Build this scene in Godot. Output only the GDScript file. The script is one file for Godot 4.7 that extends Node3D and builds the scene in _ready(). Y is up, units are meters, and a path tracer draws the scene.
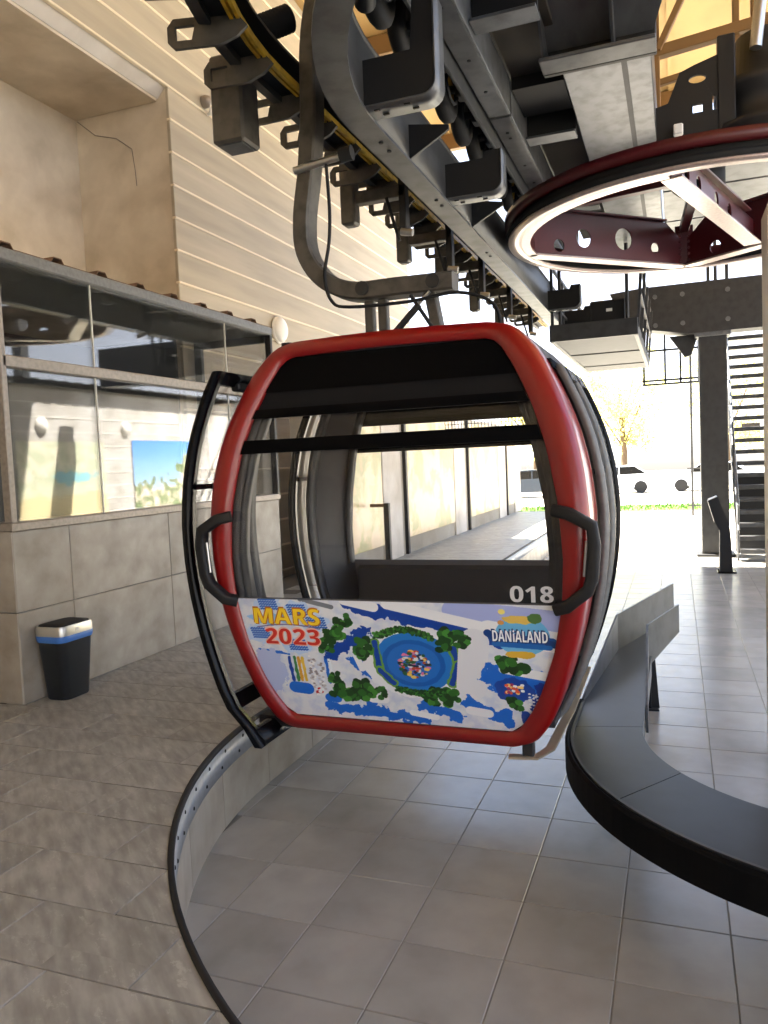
extends Node3D
# Gondola station: cabin, guide track machinery, booth, pit and platform.

var M := {}
var T := {}
var used := {}
var rng := RandomNumberGenerator.new()
const AX := 0.58      # station axis
const AZ := -4.47     # centre of the turn
const RIM := 3.18
const XC := -1.457    # cabin axis
const ZC := -4.675

# ---------------------------------------------------------------- mesh helpers
func S(smooth := false):
	var st = SurfaceTool.new()
	st.begin(Mesh.PRIMITIVE_TRIANGLES)
	st.set_smooth_group(0 if smooth else -1)
	return st

func tri(st, a, b, c, out):
	if (a - c).cross(a - b).dot(out) < 0.0:
		st.add_vertex(a); st.add_vertex(c); st.add_vertex(b)
	else:
		st.add_vertex(a); st.add_vertex(b); st.add_vertex(c)

func quad(st, a, b, c, d, out):
	tri(st, a, b, c, out)
	tri(st, a, c, d, out)

func fan(st, pts, out):
	for i in range(1, pts.size() - 1):
		tri(st, pts[0], pts[i], pts[i + 1], out)

func box(st, lo, hi, bev := 0.0):
	obox(st, Transform3D(Basis(), (lo + hi) * 0.5), (hi - lo).abs(), bev)

func obox(st, xf, size, bev := 0.0):
	var h = size * 0.5
	var c = xf.origin
	if bev <= 0.0:
		for ax in 3:
			for s in [-1, 1]:
				var p = []
				for q in [[-1, -1], [1, -1], [1, 1], [-1, 1]]:
					var v = Vector3()
					v[ax] = h[ax] * s
					v[(ax + 1) % 3] = h[(ax + 1) % 3] * q[0]
					v[(ax + 2) % 3] = h[(ax + 2) % 3] * q[1]
					p.append(xf * v)
				quad(st, p[0], p[1], p[2], p[3], (p[0] + p[2]) * 0.5 - c)
		return
	bev = min(bev, min(h.x, min(h.y, h.z)) * 0.95)
	var g = func(ax, s, q0, q1):
		var v = Vector3()
		v[ax] = h[ax] * s
		v[(ax + 1) % 3] = (h[(ax + 1) % 3] - bev) * q0
		v[(ax + 2) % 3] = (h[(ax + 2) % 3] - bev) * q1
		return xf * v
	for ax in 3:
		for s in [-1, 1]:
			var p = [g.call(ax, s, -1, -1), g.call(ax, s, 1, -1), g.call(ax, s, 1, 1), g.call(ax, s, -1, 1)]
			quad(st, p[0], p[1], p[2], p[3], (p[0] + p[2]) * 0.5 - c)
		var b = (ax + 1) % 3
		for s in [-1, 1]:
			for t in [-1, 1]:
				# edge between face ax*s and face b*t, running along the third axis
				var p = [g.call(ax, s, t, -1), g.call(ax, s, t, 1), g.call(b, t, 1, s), g.call(b, t, -1, s)]
				quad(st, p[0], p[1], p[2], p[3], (p[0] + p[2]) * 0.5 - c)
	for sx in [-1, 1]:
		for sy in [-1, 1]:
			for sz in [-1, 1]:
				var p = [g.call(0, sx, sy, sz), g.call(1, sy, sz, sx), g.call(2, sz, sx, sy)]
				tri(st, p[0], p[1], p[2], (p[0] + p[1] + p[2]) / 3.0 - c)

func aim(a, b, up = Vector3.UP):
	var z = (b - a).normalized()
	if abs(z.dot(up)) > 0.98:
		up = Vector3(1, 0, 0)
	var x = up.cross(z).normalized()
	return Transform3D(Basis(x, z.cross(x), z), (a + b) * 0.5)

func bar(st, a, b, w, h, bev := 0.0, up = Vector3.UP):
	obox(st, aim(a, b, up), Vector3(w, h, a.distance_to(b)), bev)

func ring(n, r):
	var p = PackedVector2Array()
	for i in n:
		p.append(Vector2(cos(TAU * i / n), sin(TAU * i / n)) * r)
	return p

func sweep(st, prof, pts, ups = null, closed := false, caps := true):
	# prof: closed polygon; u runs along the side axis, v along the up axis
	var rings = []
	var n = pts.size()
	var up = Vector3.UP
	for i in n:
		var a = pts[(i - 1 + n) % n] if (i > 0 or closed) else pts[0]
		var b = pts[(i + 1) % n] if (i < n - 1 or closed) else pts[n - 1]
		var z = (b - a).normalized()
		if ups != null:
			up = ups[i] if ups is Array else ups
		var x = up.cross(z)
		if x.length() < 0.05:
			x = Vector3(1, 0, 0).cross(z)
		x = x.normalized()
		var y = z.cross(x)
		if ups == null:
			up = y
		var r = []
		for p in prof:
			r.append(pts[i] + x * p.x + y * p.y)
		rings.append(r)
	loft(st, rings, closed, caps, pts)

func loft(st, rings, closed := false, caps := true, mids = null):
	var n = rings.size()
	var m = rings[0].size()
	var cs = []
	for i in n:
		var c = Vector3()
		for p in rings[i]:
			c += p
		cs.append(c / m)
	for i in (n if closed else n - 1):
		var j = (i + 1) % n
		var c = (cs[i] + cs[j]) * 0.5
		for k in m:
			var l = (k + 1) % m
			quad(st, rings[i][k], rings[i][l], rings[j][l], rings[j][k], (rings[i][k] + rings[j][l]) * 0.5 - c)
	if caps and not closed:
		st.set_smooth_group(-1)
		fan(st, rings[0], cs[0] - cs[1])
		fan(st, rings[n - 1], cs[n - 1] - cs[n - 2])

func tube(st, pts, r, n := 8, closed := false):
	sweep(st, ring(n, r), pts, null, closed)

func rod(st, a, b, r, n := 8):
	tube(st, [a, b], r, n)

func arc(c, r, y, a0, a1, n):
	var p = []
	for i in n + 1:
		var t = lerpf(a0, a1, float(i) / n)
		p.append(Vector3(c.x + r * cos(t), y, c.y + r * sin(t)))
	return p

func smooth_pts(pts, sub := 6):
	var o = []
	for i in pts.size() - 1:
		var p0 = pts[max(i - 1, 0)]
		var p3 = pts[min(i + 2, pts.size() - 1)]
		for k in sub:
			o.append(pts[i].cubic_interpolate(pts[i + 1], p0, p3, float(k) / sub))
	o.append(pts[-1])
	return o

func extr(st, poly, xf, depth):
	# prism of a polygon in the local xy plane, from z = 0 to z = depth
	var ids = Geometry2D.triangulate_polygon(poly)
	var zd = xf.basis.z
	for z in [0.0, depth]:
		var o = -zd if (z == 0.0) == (depth > 0) else zd
		for i in range(0, ids.size(), 3):
			tri(st, xf * Vector3(poly[ids[i]].x, poly[ids[i]].y, z), xf * Vector3(poly[ids[i + 1]].x, poly[ids[i + 1]].y, z), xf * Vector3(poly[ids[i + 2]].x, poly[ids[i + 2]].y, z), o)
	var cw = Geometry2D.is_polygon_clockwise(poly)
	for i in poly.size():
		var a = poly[i]
		var b = poly[(i + 1) % poly.size()]
		var nn = Vector2(b.y - a.y, a.x - b.x)
		if cw:
			nn = -nn
		var out = xf.basis * Vector3(nn.x, nn.y, 0)
		quad(st, xf * Vector3(a.x, a.y, 0), xf * Vector3(b.x, b.y, 0), xf * Vector3(b.x, b.y, depth), xf * Vector3(a.x, a.y, depth), out)

func with_holes(outer, holes):
	# cuts each hole free with a hair-thin slit so that the outline stays one polygon
	var o = Array(outer)
	if Geometry2D.is_polygon_clockwise(PackedVector2Array(o)):
		o.reverse()
	for h0 in holes:
		var h = Array(h0)
		if not Geometry2D.is_polygon_clockwise(PackedVector2Array(h)):
			h.reverse()
		var best = INF
		var bi = 0
		var bj = 0
		for i in o.size():
			for j in h.size():
				var d = o[i].distance_squared_to(h[j])
				if d < best:
					best = d; bi = i; bj = j
		var dir = (h[bj] - o[bi]).normalized()
		var off = Vector2(-dir.y, dir.x) * 0.0002
		var ins = []
		for k in h.size():
			ins.append(h[(bj + k) % h.size()])
		ins[0] = h[bj] + off
		ins.append(h[bj] - off)
		var left = o.slice(0, bi)
		var right = o.slice(bi + 1)
		o = left + [o[bi] + off] + ins + [o[bi] - off] + right
		var alt = o
	return PackedVector2Array(o)

func circle2(c, r, n := 14, ry = null):
	var p = PackedVector2Array()
	for i in n:
		p.append(c + Vector2(cos(TAU * i / n) * r, sin(TAU * i / n) * (r if ry == null else ry)))
	return p

func rrect(w, h, r, n := 4):
	var p = PackedVector2Array()
	for q in [[1, 1, 0.0], [-1, 1, 0.5], [-1, -1, 1.0], [1, -1, 1.5]]:
		for i in n + 1:
			var t = PI * (q[2] + 0.5 * i / n)
			p.append(Vector2(q[0] * (w * 0.5 - r) + cos(t) * r, q[1] * (h * 0.5 - r) + sin(t) * r))
	return p

func lathe(st, prof, n, xf):
	var rings = []
	for p in prof:
		var r = []
		for i in n:
			r.append(xf * Vector3(cos(TAU * i / n) * p.x, p.y, sin(TAU * i / n) * p.x))
		rings.append(r)
	for i in rings.size() - 1:
		for k in n:
			var l = (k + 1) % n
			var d = prof[i + 1] - prof[i]
			var o2 = Vector2(d.y, -d.x)
			var t = TAU * (k + 0.5) / n
			var out = xf.basis * Vector3(cos(t) * o2.x, o2.y, sin(t) * o2.x)
			quad(st, rings[i][k], rings[i][l], rings[i + 1][l], rings[i + 1][k], out)

# ---------------------------------------------------------------- scene helpers
func numbered(n):
	if not used.has(n):
		used[n] = 0
		return n
	used[n] += 1
	return "%s_%03d" % [n, used[n]]

func thing(called, label, category, at = Vector3.ZERO, group := "", kind := ""):
	var o = Node3D.new()
	o.name = numbered(called)
	add_child(o)
	o.position = at
	if label: o.set_meta("label", label)
	if category: o.set_meta("category", category)
	if group: o.set_meta("group", group)
	if kind: o.set_meta("kind", kind)
	return o

func struct(called, label, at = Vector3.ZERO):
	return thing(called, label, "", at, "", "structure")

func part(par, called, st, m, label := "", kind := ""):
	# st is built in world axes; the part is moved back by its thing's base
	var o = MeshInstance3D.new()
	o.name = called
	if st is Mesh:
		o.mesh = st
	else:
		st.generate_normals()
		st.index()
		o.mesh = st.commit()
	o.material_override = m
	par.add_child(o, true)
	if par.get_parent() == self:
		o.position = -par.position
	if label: o.set_meta("label", label)
	if kind: o.set_meta("kind", kind)
	return o

func place(par, called, mesh, m, xf):
	# a shared mesh at a world transform
	var o = MeshInstance3D.new()
	o.name = called
	o.mesh = mesh
	o.material_override = m
	par.add_child(o, true)
	xf.origin -= par.position if par.get_parent() == self else Vector3.ZERO
	o.transform = xf
	return o

func done(st):
	st.generate_normals()
	st.index()
	return st.commit()

# ---------------------------------------------------------------- materials
func noise_tex(freq, seed_, ramp, size := 512, octaves := 4, warp := 0.0, type := FastNoiseLite.TYPE_SIMPLEX_SMOOTH):
	var n = FastNoiseLite.new()
	n.seed = seed_
	n.frequency = freq
	n.noise_type = type
	n.fractal_octaves = octaves
	if warp > 0.0:
		n.domain_warp_enabled = true
		n.domain_warp_amplitude = warp
		n.domain_warp_frequency = freq * 1.5
	var t = NoiseTexture2D.new()
	t.width = size
	t.height = size
	t.seamless = true
	t.noise = n
	if ramp:
		var g = Gradient.new()
		g.offsets = PackedFloat32Array(ramp[0])
		g.colors = PackedColorArray(ramp[1])
		t.color_ramp = g
	return t

func slate_tex():
	# cloudy stone with slanting streaks and thin pale veins
	var n = FastNoiseLite.new()
	n.seed = 21
	n.frequency = 0.012
	n.fractal_octaves = 5
	var b = FastNoiseLite.new()
	b.seed = 64
	b.frequency = 0.006
	b.fractal_octaves = 3
	b.domain_warp_enabled = true
	b.domain_warp_amplitude = 40.0
	var N = 768
	var im = Image.create(N, N, false, Image.FORMAT_RGB8)
	for y in N:
		for x in N:
			var p = (x * 0.75 + y * 0.66) * 0.7
			var q = (-x * 0.66 + y * 0.75) * 3.4
			var v = n.get_noise_2d(p, q)
			var w = b.get_noise_2d(x, y)
			var f = clampf(0.5 + 0.65 * v + 0.35 * w, 0.0, 1.0)
			var c = Color8(160, 156, 149).lerp(Color8(212, 208, 201), f)
			var vein = absf(b.get_noise_2d(p * 1.6 + 300.0, q * 0.8))
			if vein < 0.03 and v > -0.05: c = c.lerp(Color8(238, 234, 226), 0.55 * (1.0 - vein / 0.03))
			im.set_pixel(x, y, c)
	return ImageTexture.create_from_image(im)

func mat(c, rough, metal := 0.0, tex = null, scale := Vector3.ONE, spec := 0.5):
	var m = StandardMaterial3D.new()
	m.albedo_color = c
	m.roughness = rough
	m.metallic = metal
	m.metallic_specular = spec
	if tex:
		m.albedo_texture = tex
		m.uv1_triplanar = true
		m.uv1_world_triplanar = true
		m.uv1_scale = scale
	return m

func relief(m, tex, cm):
	m.heightmap_enabled = true
	m.heightmap_texture = tex
	m.heightmap_scale = cm
	return m

func g8(v):
	return Color8(v, v, v)

func make_materials():
	var mild = [[0.0, 0.45, 1.0], [g8(226), g8(241), g8(255)]]
	T.blotch = noise_tex(0.006, 3, mild, 512, 5, 20.0)
	T.fine = noise_tex(0.05, 9, [[0.0, 0.5, 1.0], [g8(215), g8(238), g8(255)]], 512, 4)
	T.grime = noise_tex(0.012, 17, [[0.0, 0.35, 0.6, 1.0], [g8(185), g8(222), g8(244), g8(255)]], 512, 5, 30.0)
	T.slate = slate_tex()
	T.concrete = noise_tex(0.007, 33, [[0.0, 0.4, 0.7, 1.0], [Color8(205, 198, 186), Color8(228, 222, 212), Color8(240, 236, 228), Color8(255, 252, 246)]], 512, 5, 30.0)
	T.bump = noise_tex(0.03, 41, null, 512, 4)
	T.leaf_blotch = noise_tex(0.009, 51, [[0.0, 0.35, 0.5, 0.65, 1.0], [Color8(214, 192, 164), Color8(226, 204, 172), Color8(208, 190, 140), Color8(170, 168, 112), Color8(222, 176, 130)]], 512, 5, 60.0)
	# floors and walls
	M.slate = []
	for k in 4:
		var m = mat(Color8(201 + 5 * (k % 2), 203 + 5 * (k % 2), 201 + 5 * (k % 2)), 0.42, 0.0, T.slate, Vector3(0.5, 0.5, 0.5))
		m.uv1_offset = Vector3(0.37 * k, 0.21 * k, 0.53 * k)
		pass
		M.slate.append(m)
	M.pit = []
	for k in 4:
		var v = [168, 164, 171, 160][k]
		var m = mat(Color8(v + 1, v - 2, v - 8), 0.25, 0.0, T.blotch, Vector3(0.7, 0.7, 0.7))
		m.uv1_offset = Vector3(0.3 * k, 0.1, 0.45 * k)
		M.pit.append(m)
	M.grout = mat(Color8(122, 118, 111), 0.85)
	M.grout_dark = mat(Color8(92, 86, 78), 0.9)
	M.walltile = []
	for k in 3:
		var m = mat(Color8(172 + 4 * k, 166 + 4 * k, 156 + 4 * k), 0.5, 0.0, T.concrete, Vector3(0.8, 0.8, 0.8))
		m.uv1_offset = Vector3(0.4 * k, 0.3 * k, 0.2 * k)
		M.walltile.append(m)
	M.siding = mat(Color8(184, 172, 150), 0.62, 0.0, T.blotch, Vector3(0.25, 1.2, 0.12))
	M.siding_b = mat(Color8(179, 167, 145), 0.62, 0.0, T.blotch, Vector3(0.25, 1.2, 0.12))
	M.bead = mat(Color8(228, 214, 186), 0.5)
	M.plaster = mat(Color8(222, 212, 196), 0.85, 0.0, T.concrete, Vector3(0.3, 0.3, 0.3))
	M.plaster_pale = mat(Color8(226, 223, 220), 0.8, 0.0, T.concrete, Vector3(0.3, 0.3, 0.3))
	M.concrete = mat(Color8(176, 172, 164), 0.85, 0.0, T.concrete, Vector3(0.2, 0.2, 0.2))
	M.paving = mat(Color8(214, 210, 202), 0.7, 0.0, T.concrete, Vector3(0.15, 0.15, 0.15))
	M.roof = mat(Color8(196, 162, 104), 0.7, 0.0, T.blotch, Vector3(0.2, 0.2, 0.2))
	M.roof_beam = mat(Color8(120, 88, 46), 0.6)
	# metals and paint
	M.galv = mat(Color8(116, 118, 121), 0.4, 0.5, T.grime, Vector3(0.9, 0.9, 0.9))
	M.sheet = mat(Color8(108, 110, 112), 0.42, 0.6, T.grime, Vector3(0.6, 0.6, 0.6))
	M.grey_paint = mat(Color8(60, 61, 62), 0.5, 0.1, T.grime, Vector3(0.8, 0.8, 0.8))
	M.mid_paint = mat(Color8(45, 45, 45), 0.5, 0.1, T.grime, Vector3(0.9, 0.9, 0.9))
	M.hanger = mat(Color8(90, 86, 79), 0.5, 0.25, T.grime, Vector3(1.3, 1.3, 1.3))
	M.dark_paint = mat(Color8(22, 22, 23), 0.5, 0.1, T.fine, Vector3(1.5, 1.5, 1.5))
	M.plank = mat(Color8(36, 36, 36), 0.6, 0.1, T.grime, Vector3(0.9, 0.9, 0.9))
	M.black = mat(Color8(10, 10, 12), 0.25, 0.0, null, Vector3.ONE, 0.3)
	M.black_matt = mat(Color8(17, 17, 18), 0.65)
	M.rubber = mat(Color8(20, 20, 20), 0.8)
	M.steel = mat(Color8(190, 190, 188), 0.28, 0.9)
	M.yellow = mat(Color8(214, 172, 40), 0.5, 0.0, T.grime, Vector3(1.5, 1.5, 1.5))
	M.ceil_panel = mat(Color8(58, 52, 44), 0.8, 0.0, T.blotch, Vector3(0.7, 0.7, 0.7))
	M.red = mat(Color8(134, 7, 7), 0.32)
	M.red.clearcoat_enabled = true
	M.red.clearcoat = 0.3
	M.red.clearcoat_roughness = 0.12
	M.wheel_red = mat(Color8(84, 8, 18), 0.35, 0.0, T.fine, Vector3(1.2, 1.2, 1.2))
	M.wheel_red.clearcoat_enabled = true
	M.wheel_red.clearcoat = 0.4
	M.wheel_painted_sheen = mat(Color8(206, 188, 182), 0.3, 0.5, T.fine, Vector3(1.0, 1.0, 1.0))  # pale colour paints in the light reflected on the flange undersides
	M.frame = mat(Color8(156, 146, 134), 0.42, 0.35, T.fine, Vector3(0.8, 0.8, 0.8))
	M.frame_top = mat(Color8(128, 128, 126), 0.45, 0.3, T.fine, Vector3(0.8, 0.8, 0.8))
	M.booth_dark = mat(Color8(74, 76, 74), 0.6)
	M.booth_ceiling = mat(Color8(150, 152, 146), 0.7)
	M.white = mat(Color8(236, 234, 228), 0.45)
	M.silicone = mat(Color8(206, 204, 192), 0.5)
	M.brown = mat(Color8(104, 78, 58), 0.7)
	M.blue_bag = mat(Color8(70, 122, 196), 0.4)
	M.bin = mat(Color8(30, 34, 38), 0.4)
	M.silver = mat(Color8(200, 196, 186), 0.3, 0.8)
	M.cabin_grey = mat(Color8(92, 90, 92), 0.55)
	M.cabin_lining = mat(Color8(22, 17, 17), 0.5)
	M.cabin_dark = mat(Color8(19, 19, 21), 0.45)
	M.seat = mat(Color8(44, 42, 44), 0.7, 0.0, T.fine, Vector3(2, 2, 2))
	M.cream_post = mat(Color8(214, 200, 178), 0.6, 0.0, T.concrete, Vector3(0.4, 0.4, 0.4))
	M.number = mat(Color8(206, 204, 204), 0.6)
	M.guide_top = mat(Color8(26, 29, 33), 0.3, 0.1, T.grime, Vector3(0.8, 0.8, 0.8), 0.34)
	M.guide_skirt = mat(Color8(11, 11, 12), 0.65, 0.0, null, Vector3.ONE, 0.25)
	M.strip = mat(Color8(26, 26, 28), 0.55, 0.0, null, Vector3.ONE, 0.2)
	M.fascia = mat(Color8(8, 8, 9), 0.5, 0.0, null, Vector3.ONE, 0.15)
	M.band_steel = mat(Color8(176, 180, 184), 0.45, 0.4, T.fine, Vector3(0.8, 0.8, 0.8))
	M.white_board = mat(Color8(214, 216, 220), 0.6, 0.0, T.concrete, Vector3(0.3, 0.3, 0.3))
	M.bronze = mat(Color8(196, 176, 148), 0.35, 0.6)
	M.grass = mat(Color8(92, 128, 44), 0.9, 0.0, T.grime, Vector3(0.3, 0.3, 0.3))
	M.leaf = mat(Color8(196, 190, 120), 0.7)
	M.leaf.backlight_enabled = true
	M.leaf.backlight = Color8(170, 170, 90)
	M.bark = mat(Color8(86, 70, 52), 0.9)
	M.glass = StandardMaterial3D.new()
	M.glass.albedo_color = Color(0.1, 0.11, 0.11, 0.015)
	M.glass.transparency = BaseMaterial3D.TRANSPARENCY_ALPHA
	M.glass.roughness = 0.02
	M.booth_glass = M.glass.duplicate()
	M.glass.metallic_specular = 0.36
	M.booth_glass.albedo_color = Color(0.1, 0.11, 0.105, 0.1)
	M.smoke_glass = M.glass.duplicate()
	M.smoke_glass.albedo_color = Color(0.015, 0.015, 0.018, 0.88)

# ---------------------------------------------------------------- setting
func seen(p, margin := 140.0):
	# whether a point stands in or near the picture, for the choice of which tiles become parts
	var c = cam.transform.affine_inverse() * p
	if c.z > -0.3:
		return false
	var x = 384 + 780 * c.x / -c.z
	var y = 512 - 780 * c.y / -c.z
	return x > -margin and x < 768 + margin and y > -margin and y < 1024 + margin

func tile_mesh(poly, y, t, bev := 0.004):
	# a slab with a chamfered upper edge
	var st = S()
	var inn = Geometry2D.offset_polygon(poly, -bev)
	if inn.is_empty():
		return null
	var q = inn[0]
	var top = []
	var ids = Geometry2D.triangulate_polygon(q)
	for i in range(0, ids.size(), 3):
		tri(st, Vector3(q[ids[i]].x, y, q[ids[i]].y), Vector3(q[ids[i + 1]].x, y, q[ids[i + 1]].y), Vector3(q[ids[i + 2]].x, y, q[ids[i + 2]].y), Vector3.UP)
	var c = Vector2()
	for p in poly:
		c += p / poly.size()
	if q.size() == poly.size():
		# match the rings by nearest corner
		for i in poly.size():
			var a = poly[i]
			var b = poly[(i + 1) % poly.size()]
			var qa = near2(q, a)
			var qb = near2(q, b)
			var nn = Vector2(b.y - a.y, a.x - b.x)
			if nn.dot((a + b) * 0.5 - c) < 0: nn = -nn
			var o = Vector3(nn.x, 0.0, nn.y).normalized()
			quad(st, Vector3(qa.x, y, qa.y), Vector3(qb.x, y, qb.y), Vector3(b.x, y - bev, b.y), Vector3(a.x, y - bev, a.y), o + Vector3.UP)
			quad(st, Vector3(a.x, y - bev, a.y), Vector3(b.x, y - bev, b.y), Vector3(b.x, y - t, b.y), Vector3(a.x, y - t, a.y), o)
	else:
		for i in q.size():
			var a = q[i]
			var b = q[(i + 1) % q.size()]
			var nn = Vector2(b.y - a.y, a.x - b.x)
			if nn.dot((a + b) * 0.5 - c) < 0: nn = -nn
			quad(st, Vector3(a.x, y, a.y), Vector3(b.x, y, b.y), Vector3(b.x, y - t, b.y), Vector3(a.x, y - t, a.y), Vector3(nn.x, 0, nn.y))
	return st

func near2(q, a):
	var best = q[0]
	for p in q:
		if p.distance_squared_to(a) < best.distance_squared_to(a):
			best = p
	return best

func rect2(x0, z0, x1, z1):
	return PackedVector2Array([Vector2(x0, z0), Vector2(x1, z0), Vector2(x1, z1), Vector2(x0, z1)])

func build_ground():
	var g = struct("ground", "pale sunlit paving outside the station", Vector3(0, -0.5, -40))
	var st = S()
	box(st, Vector3(-60, -1.1, -90), Vector3(60, -0.53, -17.6))
	box(st, Vector3(7.0, -1.1, -17.6), Vector3(60, -0.53, 30))
	part(g, "paving", st, M.paving)
	var gr = thing("grass_verge", "strip of bright green grass beyond the paved terrace", "grass", Vector3(-8, -0.53, -31), "", "stuff")
	st = S()
	rng.seed = 77
	for i in 5000:
		var p = Vector3(rng.randf_range(-16, 4), -0.54, rng.randf_range(-32.5, -29.4))
		var h = rng.randf_range(0.08, 0.2)
		var a = rng.randf() * PI
		var w = Vector3(cos(a), 0, sin(a)) * 0.025
		var lean = Vector3(rng.randf_range(-0.05, 0.05), h, rng.randf_range(-0.05, 0.05))
		tri(st, p - w, p + w, p + lean, Vector3(0, 0.2, 1))
	part(gr, "blades", st, M.grass, "", "stuff")
	st = S()
	box(st, Vector3(-16, -0.7, -32.5), Vector3(4, -0.5, -29.4), 0.03)
	part(gr, "turf", st, M.grass)

func build_pit():
	var f = struct("floor", "grey square tiles of the sunken station floor", Vector3(0, -0.49, -8))
	var st = S()
	box(st, Vector3(-2.9, -0.9, -17.6), Vector3(7.0, -0.4945, 3.0))
	part(f, "screed", st, M.grout)
	var p = 0.4483
	var hp = p * 0.5 - 0.0022
	var mesh0 = done(tile_mesh(rect2(-hp, -hp, hp, hp), 0.0, 0.02, 0.003))
	var cells = []
	for i in range(-5, 17):
		for j in range(-7, 33):
			var c = Vector3(-1.166 + (i + 0.5) * p, -0.49, -3.089 - (j + 0.5) * p)
			if c.z < -17.4 or c.x > 6.7 or c.z > 2.5:
				continue
			if c.x < -2.9: continue
			if c.z > AZ and Vector2(c.x - AX, c.z - AZ).length() > RIM + 0.2:
				continue
			cells.append([c.distance_to(cam.position) + (0.0 if seen(c) else 100.0), c, i, j])
	cells.sort_custom(func(a, b): return a[0] < b[0])
	var rest = S()
	for n in cells.size():
		var c = cells[n][1]
		var k = (cells[n][2] * 7 + cells[n][3] * 13 + (cells[n][2] * cells[n][3]) % 3 + 400) % 4
		if n < 300 and cells[n][0] < 100:
			place(f, "tile", mesh0, M.pit[k], Transform3D(Basis(), c))
		else:
			rest.append_from(mesh0, 0, Transform3D(Basis(), c))
	var o = MeshInstance3D.new()
	o.name = "far_tiles"
	o.mesh = rest.commit()
	o.material_override = M.pit[0]
	o.set_meta("kind", "stuff")
	f.add_child(o, true)
	o.position = -f.position

func build_platform():
	var f = struct("floor_platform", "raised boarding platform of brown grey slate tiles", Vector3(-5, 0, -6))
	var st = S()
	# slab: outline with the round cut-out of the turn
	var poly = PackedVector2Array()
	poly.append(Vector2(-2.6, -23.0))
	var cut = PackedVector2Array()
	for i in 49:
		var t = PI - PI * i / 48.0   # from -x round the near side to +x
		poly.append(Vector2(AX + RIM * cos(t), AZ + RIM * sin(t)))
	poly.append(Vector2(3.76, -17.0))
	poly.append(Vector2(7.0, -17.0))
	poly.append(Vector2(7.0, 6.0))
	poly.append(Vector2(-9.0, 6.0))
	poly.append(Vector2(-9.0, -23.0))
	var xf = Transform3D(Basis(Vector3(1, 0, 0), Vector3(0, 0, 1), Vector3(0, -1, 0)), Vector3(0, -0.006, 0))
	extr(st, poly, xf, 0.6)
	part(f, "screed", st, M.grout_dark)
	# tiles
	var hole = PackedVector2Array()
	for i in 49:
		var t = PI - PI * i / 48.0
		hole.append(Vector2(AX + (RIM + 0.012) * cos(t), AZ + (RIM + 0.012) * sin(t)))
	hole.append(Vector2(AX + RIM + 0.012, -40.0))
	hole.append(Vector2(AX - RIM - 0.012, -40.0))
	var w = 0.645
	var h = 0.3265
	var gp = 0.0015
	var full = done(tile_mesh(rect2(-w * 0.5 + gp, -h * 0.5 + gp, w * 0.5 - gp, h * 0.5 - gp), 0.0, 0.02, 0.003))
	var cells = []
	for j in range(-20, 64):
		var z = -2.215 - (j - 0.5) * h
		for i in range(-8, 12):
			var x = -2.285 + (i + 0.5) * w + (0.5 * w if posmod(j, 2) == 1 else 0.0)
			if x < -6.6 or x > 6.8 or z > 5.5 or z < -22.8: continue
			if x < -4.75 and z < -4.3: continue
			var inside = 0
			for q in [Vector2(-1, -1), Vector2(1, -1), Vector2(1, 1), Vector2(-1, 1)]:
				if Geometry2D.is_point_in_polygon(Vector2(x, z) + q * Vector2(w, h) * 0.5, hole): inside += 1
			if inside == 4: continue
			var c = Vector3(x, 0, z)
			cells.append([c.distance_to(cam.position) + (0.0 if seen(c, 60.0) else 100.0), c, i, j, inside])
	cells.sort_custom(func(a, b): return a[0] < b[0])
	var rest = S()
	var made = 0
	for n in cells.size():
		var c = cells[n][1]
		var k = posmod(cells[n][2] * 5 + cells[n][3] * 3 + cells[n][2] * cells[n][3], 4)
		var single = made < 300 and cells[n][0] < 100
		if cells[n][4] == 0 and absf(c.x + 2.6) > 0.0:
			if single:
				place(f, "tile", full, M.slate[k], Transform3D(Basis(), c))
				made += 1
			else:
				rest.append_from(full, 0, Transform3D(Basis(), c))
		else:
			for pc in Geometry2D.clip_polygons(rect2(c.x - w * 0.5 + gp, c.z - h * 0.5 + gp, c.x + w * 0.5 - gp, c.z + h * 0.5 - gp), hole):
				var tm = tile_mesh(pc, 0.0, 0.02, 0.002)
				if tm == null: continue
				if single:
					part(f, "tile", tm, M.slate[k])
					made += 1
				else:
					rest.append_from(done(tm), 0, Transform3D())
	var o = MeshInstance3D.new()
	o.name = "far_tiles"
	o.mesh = rest.commit()
	o.material_override = M.slate[1]
	o.set_meta("kind", "stuff")
	f.add_child(o, true)
	o.position = -f.position
	# edge of the platform: black nosing, perforated steel fascia, tiled upstand
	var e = struct("trim_1", "black nosing and galvanised steel band along the curved platform edge", Vector3(-2.6, -0.2, -4.47))
	var path = []
	for i in 12:
		path.append(Vector2(-2.6, lerp(-22.8, AZ, i / 12.0)))
	for i in 81:
		var t = PI - PI * i / 80.0
		path.append(Vector2(AX + RIM * cos(t), AZ + RIM * sin(t)))
	var along = []
	var band = []
	for q in path:
		along.append(Vector3(q.x, 0, q.y))
	st = S(true)
	sweep(st, PackedVector2Array([Vector2(-0.014, -0.02), Vector2(0.012, -0.02), Vector2(0.012, 0.004), Vector2(-0.014, 0.004)]), along, Vector3.UP)
	part(e, "nosing", st, M.black_matt)
	st = S(true)
	sweep(st, PackedVector2Array([Vector2(0.002, -0.165), Vector2(0.012, -0.165), Vector2(0.012, -0.022), Vector2(0.002, -0.022)]), along, Vector3.UP)
	part(e, "steel_fascia", st, M.band_steel)
	st = S(true)
	var bolt = S(true)
	lathe(bolt, [Vector2(0.0, 0.006), Vector2(0.008, 0.005), Vector2(0.011, 0.0)], 8, Transform3D())
	bolt = done(bolt)
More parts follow.
